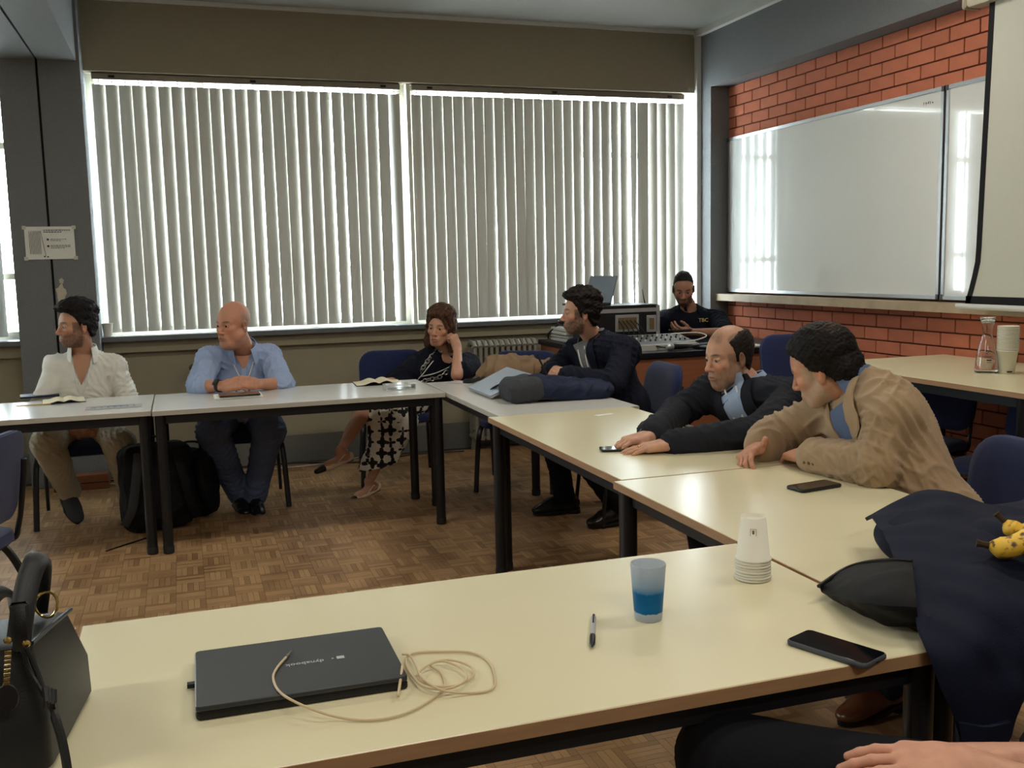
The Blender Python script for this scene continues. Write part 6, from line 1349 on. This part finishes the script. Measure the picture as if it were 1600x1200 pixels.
for k in range(5): m = MB(); m.tube(catmull([(-.06+k*.03, -.19, .18), (-.05+k*.035, -.25, .12), (-.08+k*.05, -.27, .06), (-.10+k*.05, -.26, .03)], 5), .004, 6); m.build('patch_cable', m_dark, rk)
for k, (x, h_) in enumerate(((-.10, .12), (.26, .10))): m = MB(); m.tube([(x, .05, .285), (x-.012, .05, .285+h_*.5), (x-.02, .05, .285+h_)], [.005, .003, .002], 6); m.build('antenna', m_dark, rk)
sl2 = thing('laptop', 'open dark laptop standing on the equipment case', 'laptop', (2.73, 6.47, dz_+.286), math.radians(-74)); rslab(.30, .21, .014, .006, .002).build('base', m_dark, sl2); s_ = rslab(.30, .20, .007, .006, .002).xf(lambda p: V((p[0], .105, .012))+rotx(1.25)@V((0, p[1]+.10, p[2]))); s_.build('screen', mat('laptop_grey', srgb(84, 88, 92), .4, metal=.3), sl2)
mx = thing('mixing_console', 'grey audio mixing console on the desk', 'mixer', (3.03, 5.98, dz_), .0); m = MB(); m.add([(-.24, -.14, 0), (.24, -.14, 0), (.24, .14, 0), (-.24, .14, 0), (-.24, -.14, .035), (.24, -.14, .035), (.24, .14, .085), (-.24, .14, .085)], [(0, 3, 2, 1), (4, 5, 6, 7), (0, 1, 5, 4), (1, 2, 6, 5), (2, 3, 7, 6), (3, 0, 4, 7)]); m.build('chassis', mat('mixer_grey', srgb(168, 168, 162), .5), mx, False)
m = MB(); m.add([(-.23, -.12, .0395), (.23, -.12, .0395), (.23, .13, .084), (-.23, .13, .084)], [(0, 1, 2, 3)]); m.build('face_plate', mat('mixer_face', srgb(90, 92, 96), .5), mx, False)
for k in range(12):
    for j in range(3): m = MB(); m.lathe([(.006, 0), (.006, .010), (.004, .013), (.0005, .013)], 8, (-.21+k*.037, -.04+j*.06, .053+j*.0105)); m.build('knob', m_dark if (k+j) % 3 else m_white, mx)
mc_ = thing('microphone', 'handheld microphone lying at the front of the desk', 'microphone', tuple(V((3.05, 5.78, dz_+.026))), 1.75); m = MB(); m.lathe([(.0005, .052), (.014, .049), (.024, .036), (.026, .022), (.0235, .004), (.019, 0)], 16); m.xf(lambda p: roty(math.pi/2)@p+V((-.02, 0, 0)) if False else V((p[0], p[2]+.0, p[1]))); m.build('grille', m_silverp, mc_); m = MB(); m.tube([(0, 0, 0), (0, -.06, -.003), (0, -.17, -.008)], [.020, .0165, .012], 14); m.build('handle', m_dark, mc_)
m = MB(); m.tube(catmull([(3.0+.09*math.cos(t*1.3)+.02*t, 5.84+.05*math.sin(t*1.3), dz_+.008+.02*abs(math.sin(t*.8))) for t in range(16)], 5), .006, 6); tag(m.build('cable_bundle', m_dark), 'black cables lying in front of the mixing console', 'cable')
m = MB(); m.tube(catmull([(3.10, 5.90, dz_+.10), (3.20, 5.86, dz_+.105), (3.30, 5.87, dz_+.10), (3.33, 5.83, dz_+.08), (3.24, 5.80, dz_+.06), (3.14, 5.80, dz_+.05), (3.06, 5.79, dz_+.056)], 6), .004, 6); tag(m.build('white_cable', m_lany), 'white cable looped over the front of the mixing console', 'cable')
for k, (x, y, r_, c_) in enumerate(((3.36, 5.80, .2, m_dark), (3.62, 5.83, -.1, m_paper))): o = tag(rslab(.24, .16, .018 if k == 0 else .004, .004, .001).build('closed_binder' if k == 0 else 'paper_sheets', c_), 'black binder lying on the front of the desk' if k == 0 else 'white paper sheets at the right end of the desk', 'binder' if k == 0 else 'paper'); o.location = (x, y, dz_); o.rotation_euler = (0, 0, r_)
pn2 = P4.J['wrL']+V((-.075, .085, .03)); m = MB(); m.tube([pn2+V((0, 0, -.03)), pn2+V((-.03, .03, .05)), pn2+V((-.042, .042, .085))], [.005, .006, .008], 8); tag(m.build('marker_pen', m_dark), 'dark pen held by the person in the navy blazer', 'pen')
pd = tag(rslab(.12, .20, .004, .01, .001).build('card_sleeve', m_acr), 'clear sleeve on the corner table by the canvas bag', 'sleeve'); pd.location = tuple(onz(727, 598, TZ)); pd.rotation_euler = (0, 0, .8)
